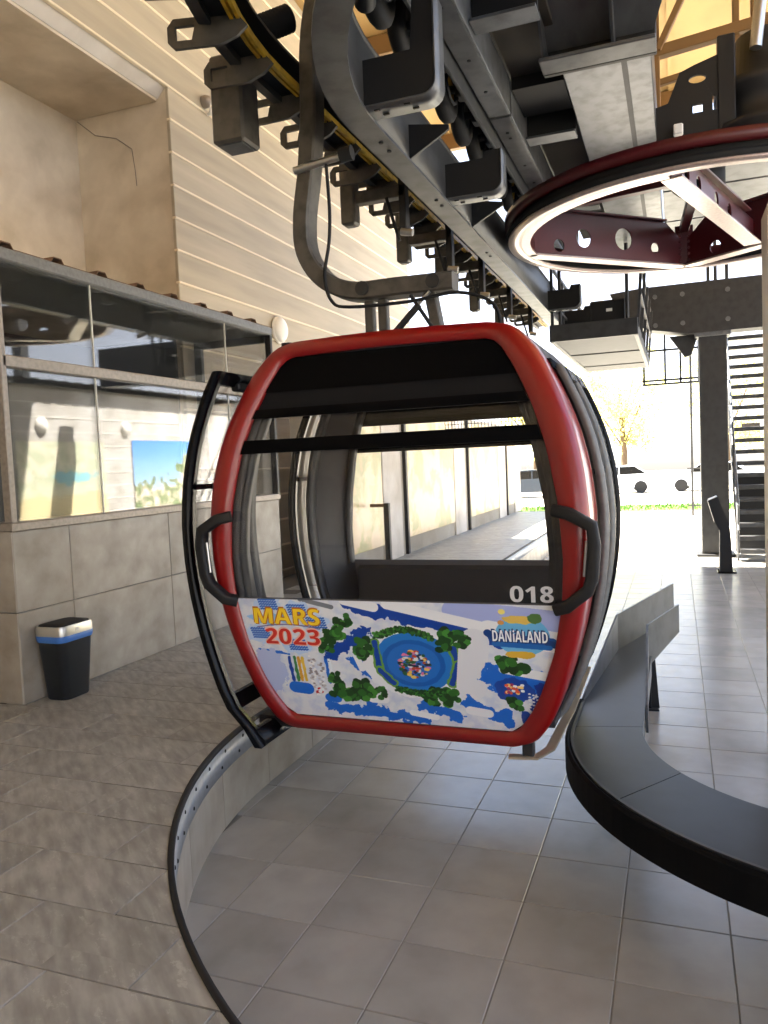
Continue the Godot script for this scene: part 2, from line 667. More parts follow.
	for i in 17:
		var t = PI - 0.02 - i * 0.085
		for y in [-0.05, -0.125]:
			var tt = t - (0.02 if y < -0.1 else 0.0)
			var n = Vector3(-cos(tt), 0, -sin(tt))
			var b = Basis(Vector3.UP.cross(n).normalized(), n, Vector3.UP)
			b = Basis(n.cross(Vector3.UP), n, Vector3.UP)
			place(e, "bolt", bolt, M.black_matt, Transform3D(b, Vector3(AX + (RIM - 0.012) * cos(tt), y, AZ + (RIM - 0.012) * sin(tt))))
	var wl = struct("wall_pit", "beige tiles facing the curved drop from platform to pit floor", Vector3(-2.6, -0.49, -4.47))
	st = S(true)
	sweep(st, PackedVector2Array([Vector2(0.0, -0.5), Vector2(0.004, -0.5), Vector2(0.004, -0.16), Vector2(0.0, -0.16)]), along, Vector3.UP)
	part(wl, "backing", st, M.grout)
	var seg = 0.66
	var k = 0
	var zz = AZ - seg
	while zz > -22.5:
		st = S()
		box(st, Vector3(-2.598, -0.49, zz + 0.002), Vector3(-2.588, -0.166, zz + seg - 0.002), 0.003)
		part(wl, "wall_tile", st, M.walltile[k % 3])
		zz -= seg
		k += 1
	var da = seg / (RIM - 0.03)
	var a = PI
	while a > 0.1:
		st = S(true)
		var pp = []
		for i in 7:
			var t = a - 0.0006 - (da - 0.0012) * i / 6.0
			pp.append(Vector3(AX + (RIM - 0.006) * cos(t), -0.328, AZ + (RIM - 0.006) * sin(t)))
		st.set_smooth_group(-1)
		sweep(st, PackedVector2Array([Vector2(-0.006, -0.162), Vector2(0.006, -0.162), Vector2(0.006, 0.162), Vector2(-0.006, 0.162)]), pp, Vector3.UP)
		part(wl, "wall_tile", st, M.walltile[k % 3])
		a -= da
		k += 1

func build_walls():
	# wall with the boards, with the deep recess above the booth
	var w = struct("wall_left", "cream boarded station wall with a deep plastered recess", Vector3(-5.4, 0, -6))
	var st = S()
	box(st, Vector3(-7.2, -0.6, -16.4), Vector3(-5.44, 10.5, -7.88))
	part(w, "core", st, M.plaster)
	st = S()
	# lintel over the recess, with a chamfered lower edge
	extr(st, PackedVector2Array([Vector2(-7.2, 5.93), Vector2(-5.56, 5.93), Vector2(-5.44, 6.05), Vector2(-5.44, 10.5), Vector2(-7.2, 10.5)]), Transform3D(Basis(), Vector3(0, 0, -7.88)), 14.0)
	part(w, "lintel", st, M.plaster_pale)
	st = S()
	box(st, Vector3(-7.2, -0.6, -7.88), Vector3(-6.75, 5.93, 6.0))
	part(w, "recess_back", st, M.plaster)
	st = S()
	box(st, Vector3(-6.75, 5.9, -7.87), Vector3(-5.57, 5.932, 6.0))
	part(w, "recess_soffit", st, M.plaster)
	st = S()
	box(st, Vector3(-6.75, 3.17, -7.87), Vector3(-5.39, 3.24, 6.0))
	part(w, "recess_floor", st, M.plaster)
	st = S()
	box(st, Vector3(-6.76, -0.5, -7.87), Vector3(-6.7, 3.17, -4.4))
	part(w, "added_dark_back", st, M.booth_dark)  # dark lining added before the wall to darken the booth interior
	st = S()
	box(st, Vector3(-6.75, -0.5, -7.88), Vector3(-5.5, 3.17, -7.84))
	part(w, "added_dark_end", st, M.booth_dark)  # added dark lining continues across the far end
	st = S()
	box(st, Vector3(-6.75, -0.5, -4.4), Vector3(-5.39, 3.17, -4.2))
	part(w, "partition", st, M.booth_dark)  # closes the room to keep its inside dark
	st = S()
	tube(st, [Vector3(-6.73, 5.888, -7.874), Vector3(-6.476, 5.68, -7.874), Vector3(-6.171, 5.59, -7.874), Vector3(-5.959, 5.43, -7.874), Vector3(-5.93, 5.18, -7.874), Vector3(-5.92, 5.0, -7.874)], 0.0055, 4)
	part(w, "crack", st, M.frame)
	var pitch = 0.371
	var y = 4.19 - 12 * pitch
	var k = 0
	while y < 10.4:
		var z1 = -7.87 if y < 5.9 else 6.0
		var lo = y + 0.012
		var hi = min(y + pitch - 0.012, 10.5)
		st = S()
		box(st, Vector3(-5.45, max(lo, 0.0), -16.4), Vector3(-5.41 + 0.004 * (k % 2), hi, z1), 0.006)
		if hi > 0.1: part(w, "siding_board", st, M.siding if k % 2 == 0 else M.siding_b)
		st = S()
		box(st, Vector3(-5.45, y - 0.014, -16.4), Vector3(-5.397, y + 0.014, z1), 0.006)
		if y > 0.1: part(w, "joint_strip", st, M.bead)
		y += pitch
		k += 1
	# hairline crack in the recess reveal is left to the plaster; rear wall with coloured panels
	var r = struct("wall_rear", "low grey wall with tall foliage coloured panels behind the platform", Vector3(-4.6, 0, -15))
	st = S()
	box(st, Vector3(-4.9, -0.6, -22.6), Vector3(-4.46, 2.5, -9.5))
	part(r, "core", st, M.concrete)
	var bays = [[-9.6, -11.7], [-12.9, -16.0], [-17.27, -20.4], [-21.5, -22.5]]
	for i in bays.size():
		st = S()
		box(st, Vector3(-4.47, 0.28, bays[i][1]), Vector3(-4.43, 2.42, bays[i][0]), 0.006)
		var pm = mat(Color8(255, 250, 240), 0.35, 0.0, T.leaf_blotch, Vector3(0.22, 0.22, 0.22))  # soft blotches in autumn foliage colours
		pm.uv1_offset = Vector3(0, 0.2 * i, 0.3 * i)
		part(r, "coloured_panel", st, pm, "blurred autumn foliage colours")
		st = S()
		box(st, Vector3(-4.47, 0.0, bays[i][0]), Vector3(-4.4, 2.5, bays[i][0] + 0.09), 0.008)
		part(r, "mullion", st, M.dark_paint)
		st = S()
		box(st, Vector3(-4.47, 0.0, bays[i][1] - 0.9), Vector3(-4.42, 2.5, bays[i][1] - 0.02), 0.01)
		part(r, "pilaster", st, M.plaster_pale)
	# right hand building, seen in the booth glass
	var b = struct("wall_right", "white boarded building opposite with large posters and round lamps", Vector3(6.2, -0.5, -17))
	st = S()
	box(st, Vector3(6.06, -0.6, -26.0), Vector3(6.9, 3.9, -12.5))
	part(b, "core", st, M.concrete)
	y = -0.49
	k = 0
	while y < 3.8:
		st = S()
		box(st, Vector3(6.0 + 0.004 * (k % 2), y + 0.008, -26.0), Vector3(6.07, y + 0.352, -12.5), 0.005)
		part(b, "siding_board", st, M.white_board)
		st = S()
		box(st, Vector3(5.99, y - 0.012, -26.0), Vector3(6.07, y + 0.01, -12.5), 0.004)
		part(b, "joint_strip", st, M.white)
		y += 0.36
		k += 1
	# corrugated eave
	st = S()
	var prof = PackedVector2Array()
	for i in 110:
		var zz = -26.0 + 13.5 * i / 109.0
		prof.append(Vector2(zz, 4.0 + 0.03 * [0, 1, 1, 0][i % 4]))
	for i in range(109, -1, -1):
		prof.append(Vector2(prof[i].x, prof[i].y - 0.006))
	extr(st, prof, Transform3D(Basis(Vector3(0, 0, 1), Vector3(0, 1, 0), Vector3(-1, 0, 0)), Vector3(7.0, 0, 0)), 1.3)
	part(b, "eave_sheet", st, M.grey_paint)
	for q in [[-17.5, -14.4, 0.3, 2.5, "wide pale poster of a bright pool landscape"], [-21.6, -18.7, 0.3, 2.57, "poster of trees under a blue sky"]]:
		st = S()
		var m = poster_landscape(q[0] < -18)
		quad_uv(st, Vector3(5.975, q[3], q[0]), Vector3(5.975, q[3], q[1]), Vector3(5.975, q[2], q[1]), Vector3(5.975, q[2], q[0]), Vector3(-1, 0, 0))
		var ps = thing("wall_poster", q[4] + " on the opposite building", "poster", Vector3(5.98, q[2], (q[0] + q[1]) * 0.5), "posters on the opposite building")
		part(ps, "print", st, m)
		st = S()
		box(st, Vector3(5.977, q[2], q[0]), Vector3(5.99, q[3], q[1]))
		part(ps, "backing_board", st, M.dark_paint)
	for zz in [-15.3, -18.46]:
		round_lamp(Vector3(5.995, 2.9, zz), Vector3(-1, 0, 0), "white round wall lamp %s on the opposite building" % ("above the pale poster" if zz > -17 else "beside the blue sky poster"))
	# wall behind the photographer
	var bk = struct("wall_behind", "plain wall with wide opening at the near end of the hall", Vector3(0, 0, 6.2))
	st = S()
	box(st, Vector3(-7.2, -0.6, 6.0), Vector3(1.0, 11.2, 6.3))
	box(st, Vector3(1.0, 3.4, 6.0), Vector3(7.0, 11.2, 6.3))
	part(bk, "core", st, M.plaster)
	# roof of the hall
	var c = struct("ceiling", "golden lined hall roof with dark purlins", Vector3(0, 10.5, -5))
	# falls towards the exit
	st = S()
	var fall = Transform3D(Basis(Vector3(0, 0, 1), Vector3(0, 1, 0), Vector3(-1, 0, 0)), Vector3(7.4, 0, 0))
	extr(st, PackedVector2Array([Vector2(-16.2, roof_y(-16.2)), Vector2(6.3, roof_y(6.3)), Vector2(6.3, roof_y(6.3) + 0.3), Vector2(-16.2, roof_y(-16.2) + 0.3)]), fall, 14.6)
	part(c, "roof_slab", st, M.roof)
	for i in 12:
		st = S()
		bar(st, Vector3(-5.3 + i * 1.06, roof_y(-16.2) - 0.02, -16.2), Vector3(-5.3 + i * 1.06, roof_y(6.3) - 0.02, 6.3), 0.06, 0.04)
		part(c, "roof_seam", st, M.roof)
	for zz in [-15.9, -12.6, -6.0, -2.0, 2.0]:
		st = S()
		box(st, Vector3(-5.4, roof_y(zz) - 0.33, zz - 0.08), Vector3(7.4, roof_y(zz) - 0.02, zz + 0.08), 0.01)
		part(c, "purlin", st, M.roof_beam)
	for q in [[7.1, -15.9], [7.1, -6.0], [7.1, 5.9]]:
		st = S()
		box(st, Vector3(q[0] - 0.15, -0.55, q[1] - 0.15), Vector3(q[0] + 0.15, roof_y(q[1]), q[1] + 0.15), 0.02)
		part(c, "post", st, M.grey_paint)

func roof_y(z):
	return 8.2 + (z + 16.2) * 0.124

func quad_uv(st, a, b, c, d, out):
	# a b c d run round from the upper left corner of the print
	var uv = [Vector2(0, 0), Vector2(1, 0), Vector2(1, 1), Vector2(0, 1)]
	var p = [a, b, c, d]
	var o = [0, 1, 2, 0, 2, 3]
	if (a - c).cross(a - b).dot(out) < 0.0:
		o = [0, 2, 1, 0, 3, 2]
	for i in o:
		st.set_uv(uv[i])
		st.add_vertex(p[i])

func poster_landscape(blue):
	var im = Image.create(256, 192, false, Image.FORMAT_RGB8)
	var n = FastNoiseLite.new()
	n.seed = 5 if blue else 8
	n.frequency = 0.03
	for y in 192:
		for x in 256:
			var v = n.get_noise_2d(x, y)
			var f = float(y) / 192.0
			var c = Color8(92, 150, 226).lerp(Color8(190, 214, 240), f * 1.3) if blue else Color8(226, 226, 196)
			if blue:
				var left = 1.0 - smoothstep(20.0, 90.0, x + 30.0 * v)
				if f > 0.55 + 0.25 * v - 0.4 * left:
					c = Color8(120, 138, 96).lerp(Color8(226, 210, 196), clampf(v * 2.0 + 0.5, 0, 1))
			else:
				if f < 0.55: c = Color8(196, 204, 176).lerp(Color8(232, 226, 204), clampf(v * 2.0 + 0.5, 0, 1))
				if Vector2((x - 110.0) / 60.0, (y - 80.0) / 14.0).length() < 1.0 + v: c = Color8(140, 200, 214)
				if f > 0.62 + 0.1 * v: c = Color8(228, 214, 168)
			im.set_pixel(x, y, c)
	var m = mat(Color.WHITE, 0.5)
	m.albedo_texture = ImageTexture.create_from_image(im)
	return m

func round_lamp(at, out, label):
	var t = thing("wall_lamp", label, "lamp", at, "round wall lamps")
	var b = Basis(out.cross(Vector3.UP).normalized(), out, Vector3.UP)
	var st = S(true)
	lathe(st, [Vector2(0.0, 0.0), Vector2(0.2, 0.0), Vector2(0.2, 0.03), Vector2(0.185, 0.035)], 28, Transform3D(b, at))
	part(t, "base_ring", st, M.white)
	st = S(true)
	var pr = []
	for i in 8:
		pr.append(Vector2(0.185 * cos(PI * 0.5 * i / 7.0), 0.03 + 0.09 * sin(PI * 0.5 * i / 7.0)))
	lathe(st, pr, 28, Transform3D(b, at))
	part(t, "dome", st, M.white)

# ---------------------------------------------------------------- booth
func build_booth():
	var x = -4.37
	var t = thing("control_booth", "glazed control booth with tiled base along the left wall", "booth", Vector3(x, 0, -6.15))
	var st = S()
	box(st, Vector3(x - 0.2, 0, -8.1), Vector3(x - 0.012, 1.235, -4.19))
	box(st, Vector3(-5.38, 0, -4.4), Vector3(x - 0.2, 1.235, -4.19))
	box(st, Vector3(-5.38, 0, -8.1), Vector3(x - 0.2, 1.235, -7.95))
	var base = part(t, "base_wall", st, M.grout)
	var k = 0
	for row in [[0.0, 0.655], [0.66, 1.235]]:
		for j in [[-4.18, -4.725], [-4.73, -5.97], [-5.975, -7.22], [-7.225, -8.1]]:
			st = S()
			box(st, Vector3(x - 0.02, row[0] + 0.002, j[1]), Vector3(x, row[1], j[0]), 0.004)
			part(base, "wall_tile", st, M.walltile[k % 3])
			k += 1
		st = S()
		box(st, Vector3(-5.38, row[0] + 0.002, -4.2), Vector3(x - 0.005, row[1], -4.175), 0.004)
		part(base, "wall_tile", st, M.walltile[k % 3])
	st = S()
	box(st, Vector3(x - 0.22, 1.235, -8.12), Vector3(x + 0.02, 1.3, -4.17), 0.008)
	part(t, "sill", st, M.frame)
	st = S()
	box(st, Vector3(x - 0.06, 3.13, -8.12), Vector3(x + 0.02, 3.22, -4.17), 0.01)
	part(t, "top_rail", st, M.frame_top)
	st = S()
	box(st, Vector3(x - 0.06, 2.39, -8.1), Vector3(x + 0.015, 2.475, -4.19), 0.008)
	part(t, "middle_rail", st, M.frame)
	for zz in [-4.2, -8.09]:
		st = S()
		box(st, Vector3(x - 0.06, 1.3, zz - 0.025), Vector3(x + 0.015, 3.13, zz + 0.025), 0.006)
		part(t, "corner_post", st, M.frame if zz > -5 else M.dark_paint)
		st = S()
		box(st, Vector3(-5.39, 1.235, zz - 0.03), Vector3(-5.29, 3.13, zz + 0.03), 0.006)
		part(t, "wall_post", st, M.booth_dark)
		st = S()
		box(st, Vector3(-5.3, 2.39, zz - 0.03), Vector3(x - 0.06, 2.475, zz + 0.03), 0.006)
		part(t, "middle_rail", st, M.frame)
		st = S()
		box(st, Vector3(-5.3, 3.05, zz - 0.03), Vector3(x - 0.06, 3.13, zz + 0.03), 0.006)
		part(t, "top_rail", st, M.booth_dark)
	for row in [[1.3, 2.39], [2.475, 3.13]]:
		for j in [[-4.225, -5.145], [-5.155, -7.145], [-7.155, -8.065]]:
			st = S()
			box(st, Vector3(x - 0.03, row[0], j[1]), Vector3(x - 0.022, row[1], j[0]))
			part(t, "glass_pane", st, M.booth_glass)
			st = S()
			box(st, Vector3(x - 0.05, row[0], j[1]), Vector3(x - 0.042, row[1], j[0]))
			part(t, "added_reflection_pane", st, M.booth_glass)  # second pane added to double the reflections in the booth front
		for j in [-5.15, -7.15]:
			st = S()
			box(st, Vector3(x - 0.032, row[0], j - 0.005), Vector3(x - 0.016, row[1], j + 0.005))
			part(t, "silicone_joint", st, M.silicone)
		for zz in [-4.2, -8.09]:
			st = S()
			box(st, Vector3(-5.29, row[0], zz - 0.004), Vector3(x - 0.06, row[1], zz + 0.004))
			part(t, "glass_pane", st, M.glass)
	st = S()
	box(st, Vector3(-5.39, 3.13, -8.08), Vector3(x - 0.06, 3.16, -4.2))
	part(t, "booth_ceiling", st, M.booth_ceiling)
	# ribbed metal roof
	st = S()
	var prof = PackedVector2Array()
	var zz = -8.14
	var step = 0.488
	for i in 8:
		prof.append(Vector2(zz, 3.225)); prof.append(Vector2(zz + 0.36, 3.225)); prof.append(Vector2(zz + 0.385, 3.262)); prof.append(Vector2(zz + 0.465, 3.262))
		zz += step
	prof.append(Vector2(zz, 3.225))
	for i in range(prof.size() - 1, -1, -1):
		prof.append(Vector2(prof[i].x, prof[i].y - 0.008))
	extr(st, prof, Transform3D(Basis(Vector3(0, 0, 1), Vector3(0, 1, 0), Vector3(-1, 0, 0)), Vector3(x + 0.01, 0, 0)), 1.02)
	part(t, "roof_sheet", st, M.brown)
	st = S()
	box(st, Vector3(-5.39, 3.16, -8.1), Vector3(x - 0.06, 3.215, -4.2))
	part(t, "roof_deck", st, M.booth_dark)
	# things inside
	var d = thing("booth_desk", "dark desk inside the glazed booth behind the sill", "desk", Vector3(-4.85, 0, -6.4))
	st = S()
	box(st, Vector3(-5.1, 0.72, -7.8), Vector3(-4.6, 0.76, -5.0), 0.006)
	part(d, "desk_top", st, M.booth_dark)
	for q in [-7.7, -5.1]:
		st = S()
		box(st, Vector3(-5.08, 0.0, q - 0.02), Vector3(-4.62, 0.72, q + 0.02))
		part(d, "desk_leg", st, M.booth_dark)
	var mo = thing("computer_monitor", "black computer monitor on the booth desk near its far end", "monitor", Vector3(-4.8, 0.76, -7.5))
	st = S()
	obox(st, Transform3D(Basis(Vector3.UP, 0.5), Vector3(-4.8, 1.36, -7.5)), Vector3(0.5, 0.3, 0.03), 0.008)
	part(mo, "screen_housing", st, M.black)
	st = S()
	rod(st, Vector3(-4.8, 0.78, -7.5), Vector3(-4.8, 1.25, -7.52), 0.02)
	part(mo, "neck", st, M.black)
	st = S()
	obox(st, Transform3D(Basis(Vector3.UP, 0.5), Vector3(-4.8, 0.77, -7.5)), Vector3(0.24, 0.02, 0.18), 0.004)
	part(mo, "foot", st, M.black)
	# wall lamp and cameras on the siding
	round_lamp(Vector3(-5.395, 3.6, -10.25), Vector3(1, 0, 0), "white round wall lamp above the booth's far corner")
	var c = thing("security_camera", "small white bullet camera on the cream boarded wall", "camera", Vector3(-5.395, 6.0, -8.7))
	st = S(true)
	rod(st, Vector3(-5.395, 6.03, -8.66), Vector3(-5.3, 6.03, -8.68), 0.022)
	part(c, "bracket", st, M.white)
	st = S(true)
	rod(st, Vector3(-5.32, 6.03, -8.6), Vector3(-5.16, 5.96, -8.78), 0.045, 12)
	part(c, "housing", st, M.white)
	st = S(true)
	rod(st, Vector3(-5.163, 5.962, -8.777), Vector3(-5.155, 5.958, -8.785), 0.036, 12)
	part(c, "lens", st, M.black)
	var c2 = thing("sensor_dome", "small round grey sensor above the wall camera", "sensor", Vector3(-5.395, 6.15, -8.6))
	st = S(true)
	lathe(st, [Vector2(0.075, 0.0), Vector2(0.075, 0.05), Vector2(0.06, 0.09), Vector2(0.03, 0.11), Vector2(0.0, 0.115)], 16, Transform3D(Basis(Vector3(0, 0, 1), Vector3(1, 0, 0), Vector3(0, 1, 0)), Vector3(-5.4, 6.15, -8.6)))
	part(c2, "dome", st, M.frame)

func build_bin():
	var at = Vector3(-4.23, 0, -4.46)
	var t = thing("trash_bin", "black waste bin with silver lid and blue bag against the tiled base", "bin", at)
	var lvl = func(y, w, d, r):
		var o = []
		for p in rrect(w, d, r, 5):
			o.append(at + Vector3(p.x, y, p.y))
		return o
	var st = S(true)
	loft(st, [lvl.call(0.0, 0.19, 0.25, 0.05), lvl.call(0.01, 0.2, 0.26, 0.05), lvl.call(0.44, 0.25, 0.335, 0.06), lvl.call(0.45, 0.255, 0.34, 0.06)])
	part(t, "body", st, M.bin)
	st = S(true)
	loft(st, [lvl.call(0.425, 0.258, 0.343, 0.06), lvl.call(0.44, 0.268, 0.352, 0.06), lvl.call(0.47, 0.27, 0.355, 0.06), lvl.call(0.475, 0.262, 0.348, 0.06)])
	part(t, "bag_rim", st, M.blue_bag, "blue bin bag edge")
	st = S(true)
	loft(st, [lvl.call(0.465, 0.268, 0.352, 0.06), lvl.call(0.52, 0.268, 0.352, 0.06), lvl.call(0.54, 0.255, 0.34, 0.055)])
	part(t, "lid_ring", st, M.silver, "silver lid ring")
	st = S(true)
	loft(st, [lvl.call(0.53, 0.25, 0.335, 0.055), lvl.call(0.548, 0.225, 0.31, 0.05), lvl.call(0.555, 0.15, 0.22, 0.05)])
	part(t, "swing_flap", st, M.black_matt)
	st = S()
	obox(st, Transform3D(Basis(), at + Vector3(0.135, 0.505, 0.02)), Vector3(0.004, 0.022, 0.03))
	part(t, "sticker", st, M.white)

# ---------------------------------------------------------------- cabin
var PO = [[0.10, 0.66], [0.115, 0.72], [0.16, 0.785], [0.29, 0.86], [0.48, 0.93], [0.7, 0.995], [0.9, 1.035], [1.1, 1.058], [1.3, 1.063], [1.5, 1.045], [1.7, 1.005], [1.85, 0.955], [2.0, 0.89], [2.15, 0.81], [2.25, 0.73], [2.295, 0.66], [2.31, 0.58]]
var PI_ = [[0.175, 0.60], [0.19, 0.655], [0.26, 0.715], [0.40, 0.79], [0.63, 0.87], [0.87, 0.915], [1.1, 0.93], [1.39, 0.91], [1.68, 0.852], [1.88, 0.785], [2.05, 0.705], [2.17, 0.635], [2.215, 0.585], [2.225, 0.54]]

func hw(tab, y):
	if y <= tab[0][0]: return tab[0][1]
	for i in tab.size() - 1:
		if y <= tab[i + 1][0]:
			var f = (y - tab[i][0]) / (tab[i + 1][0] - tab[i][0])
			return lerp(tab[i][1], tab[i + 1][1], f)
	return tab[-1][1]

func hws(tab, y):
	# softened
	var s = 0.0
	for k in [-0.05, -0.025, 0.0, 0.025, 0.05]:
		s += hw(tab, clampf(y + k, tab[0][0], tab[-1][0]))
	return s / 5.0

func zf(y):
	var d = y - 1.2
	return -3.8 - (0.2 if d > 0 else 0.15) * pow(d / 1.1, 2.0)

func zend(y, far):
	return 2.0 * ZC - zf(y) if far else zf(y)

func loop(tab, inset, dz, far, zc = null):
	# outline of an end of the cabin, from lower right round the top to lower left
	var o = []
	var y0 = tab[0][0]
	var y1 = tab[-1][0]
	var ts = []
	for i in 33:
		ts.append(float(i) / 32.0)
	var sgn = -1.0 if far else 1.0
	for s in [1.0, -1.0]:
		var seq = ts.duplicate()
		if s < 0: seq.reverse()
		for t in seq:
			var y = lerp(y0, y1, t)
			# more samples near both ends
			y = lerp(y0, y1, 0.5 - 0.5 * cos(PI * t))
			var w = hw(tab, y) if (t < 0.1 or t > 0.9) else hws(tab, y)
			var z = zend(y, far) - dz * sgn if zc == null else zc
			o.append(Vector3(XC + s * (w - inset), y, z))
		if s > 0:
			for i in range(1, 8):
				var w = tab[-1][1] - inset
				o.append(Vector3(XC + w * (1.0 - 2.0 * i / 8.0), y1 + (0.012 * sin(PI * i / 8.0)), zend(y1, far) - dz * sgn if zc == null else zc))
	for i in range(1, 8):
		var w = tab[0][1] - inset
		o.append(Vector3(XC - w * (1.0 - 2.0 * i / 8.0), y0, zend(y0, far) - dz * sgn if zc == null else zc))
	return o

func shell(st, loops, closed_section := false):
	# strips between successive loops of equal length; outward is judged from the section's own centre
	var n = loops[0].size()
	var m = loops.size()
	for k in n:
		var l = (k + 1) % n
		var c = Vector3()
		for q in loops:
			c += (q[k] + q[l]) * 0.5 / m
		for i in (m if closed_section else m - 1):
			var j = (i + 1) % m
			quad(st, loops[i][k], loops[i][l], loops[j][l], loops[j][k], (loops[i][k] + loops[j][l]) * 0.5 - c)

func face_patch(st, y0, y1, dz, far, uv := false, inset := 0.0, nx := 14, ny := 18):
	# the part of an end's inner face between two heights
	var sgn = -1.0 if far else 1.0
	var grid = []
	for j in ny + 1:
		var y = lerp(y0, y1, float(j) / ny)
		var row = []
		var w = hw(PI_, y) - inset
		for i in nx + 1:
			row.append(Vector3(XC + lerp(-w, w, float(i) / nx), y, zend(y, far) - dz * sgn))
		grid.append(row)
	var out = Vector3(0, 0, sgn)
	for j in ny:
		for i in nx:
			var p = [grid[j][i], grid[j][i + 1], grid[j + 1][i + 1], grid[j + 1][i]]
			var order = [0, 1, 2, 0, 2, 3]
			if (p[0] - p[2]).cross(p[0] - p[1]).dot(out) < 0: order = [0, 2, 1, 0, 3, 2]
			for q in order:
				if uv: st.set_uv(Vector2((p[q].x - (XC - 0.915)) / 1.83, (0.875 - p[q].y) / 0.7))
				st.add_vertex(p[q])

func face_slab(st, y0, y1, dz, th, far, inset := 0.0):
	face_patch(st, y0, y1, dz, far, false, inset)
	face_patch(st, y0, y1, dz + th, far, false, inset)

func face_bar(st, y0, y1, dz, th, far, inset := 0.0):
	# a solid bar across the end face
	var sgn = -1.0 if far else 1.0
	var rows = []
	for q in [[y0, dz], [y0, dz + th], [y1, dz + th], [y1, dz]]:
		var w = hw(PI_, q[0]) - inset
		var r = []
		for i in 9:
			r.append(Vector3(XC + lerp(-w, w, i / 8.0), q[0], zend(q[0], far) - q[1] * sgn))
		rows.append(r)
	var rings = []
	for i in 9:
		rings.append([rows[0][i], rows[1][i], rows[2][i], rows[3][i]])
	loft(st, rings)

func text_on_face(txt, size, x0, y0, depth, dz, width := 0.0, bold := true):
	# lettering laid on the curved near face; x0, y0 is the left end of the baseline, width stretches it
	var tm = TextMesh.new()
	tm.text = txt
	var f = SystemFont.new()
	f.font_names = PackedStringArray(["Droid Sans"])
	f.font_weight = 700 if bold else 400
	tm.font = f
	tm.font_size = 64
	tm.pixel_size = size / 46.0
	tm.depth = depth
	tm.curve_step = 2.0
	var a = tm.get_mesh_arrays()
	var v = a[Mesh.ARRAY_VERTEX]
	var lo = Vector3(1e9, 1e9, 0)
	var hi = Vector3(-1e9, -1e9, 0)
	for p in v:
		lo = lo.min(p); hi = hi.max(p)
	var sx = width / (hi.x - lo.x) if width > 0.0 else 1.0
	var sy = size / (hi.y - lo.y)
	for i in v.size():
		var y = y0 + (v[i].y - lo.y) * sy
		v[i] = Vector3(x0 + (v[i].x - lo.x) * sx, y, zf(y) + dz + v[i].z)
	a[Mesh.ARRAY_VERTEX] = v
	var am = ArrayMesh.new()
	am.add_surface_from_arrays(Mesh.PRIMITIVE_TRIANGLES, a)
	return am

# --- the print on the lower panel
func blob(im, c, rx, ry, col, n, soft := 0.25):
	for y in range(max(0, c.y - ry * 1.5), min(im.get_height(), c.y + ry * 1.5)):
		for x in range(max(0, c.x - rx * 1.5), min(im.get_width(), c.x + rx * 1.5)):
			var d = Vector2((x - c.x) / rx, (y - c.y) / ry).length() + soft * n.get_noise_2d(x * 1.3, y * 1.3)
			if d < 1.0:
				im.set_pixel(x, y, col)

func band(im, a, b, w, col, n = null, amp := 0.0):
	var lo = a.min(b) - Vector2(w, w)
	var hi = a.max(b) + Vector2(w, w)
	for y in range(max(0, lo.y), min(im.get_height(), hi.y)):
		for x in range(max(0, lo.x), min(im.get_width(), hi.x)):
			var p = Vector2(x, y)
			var q = Geometry2D.get_closest_point_to_segment(p, a, b)
			if p.distance_to(q) < w * 0.5 + (amp * n.get_noise_2d(x * 1.3, y * 1.3) if n else 0.0):
				im.set_pixel(x, y, col)

func tree_blob(im, c, r, n):
	for i in 14:
		var p = c + Vector2(rng.randf_range(-r, r), rng.randf_range(-r, r)) * 0.75
		blob(im, p, r * 0.42, r * 0.4, [Color8(30, 70, 24), Color8(48, 104, 36), Color8(70, 136, 50), Color8(24, 56, 20)][i % 4], n, 0.5)

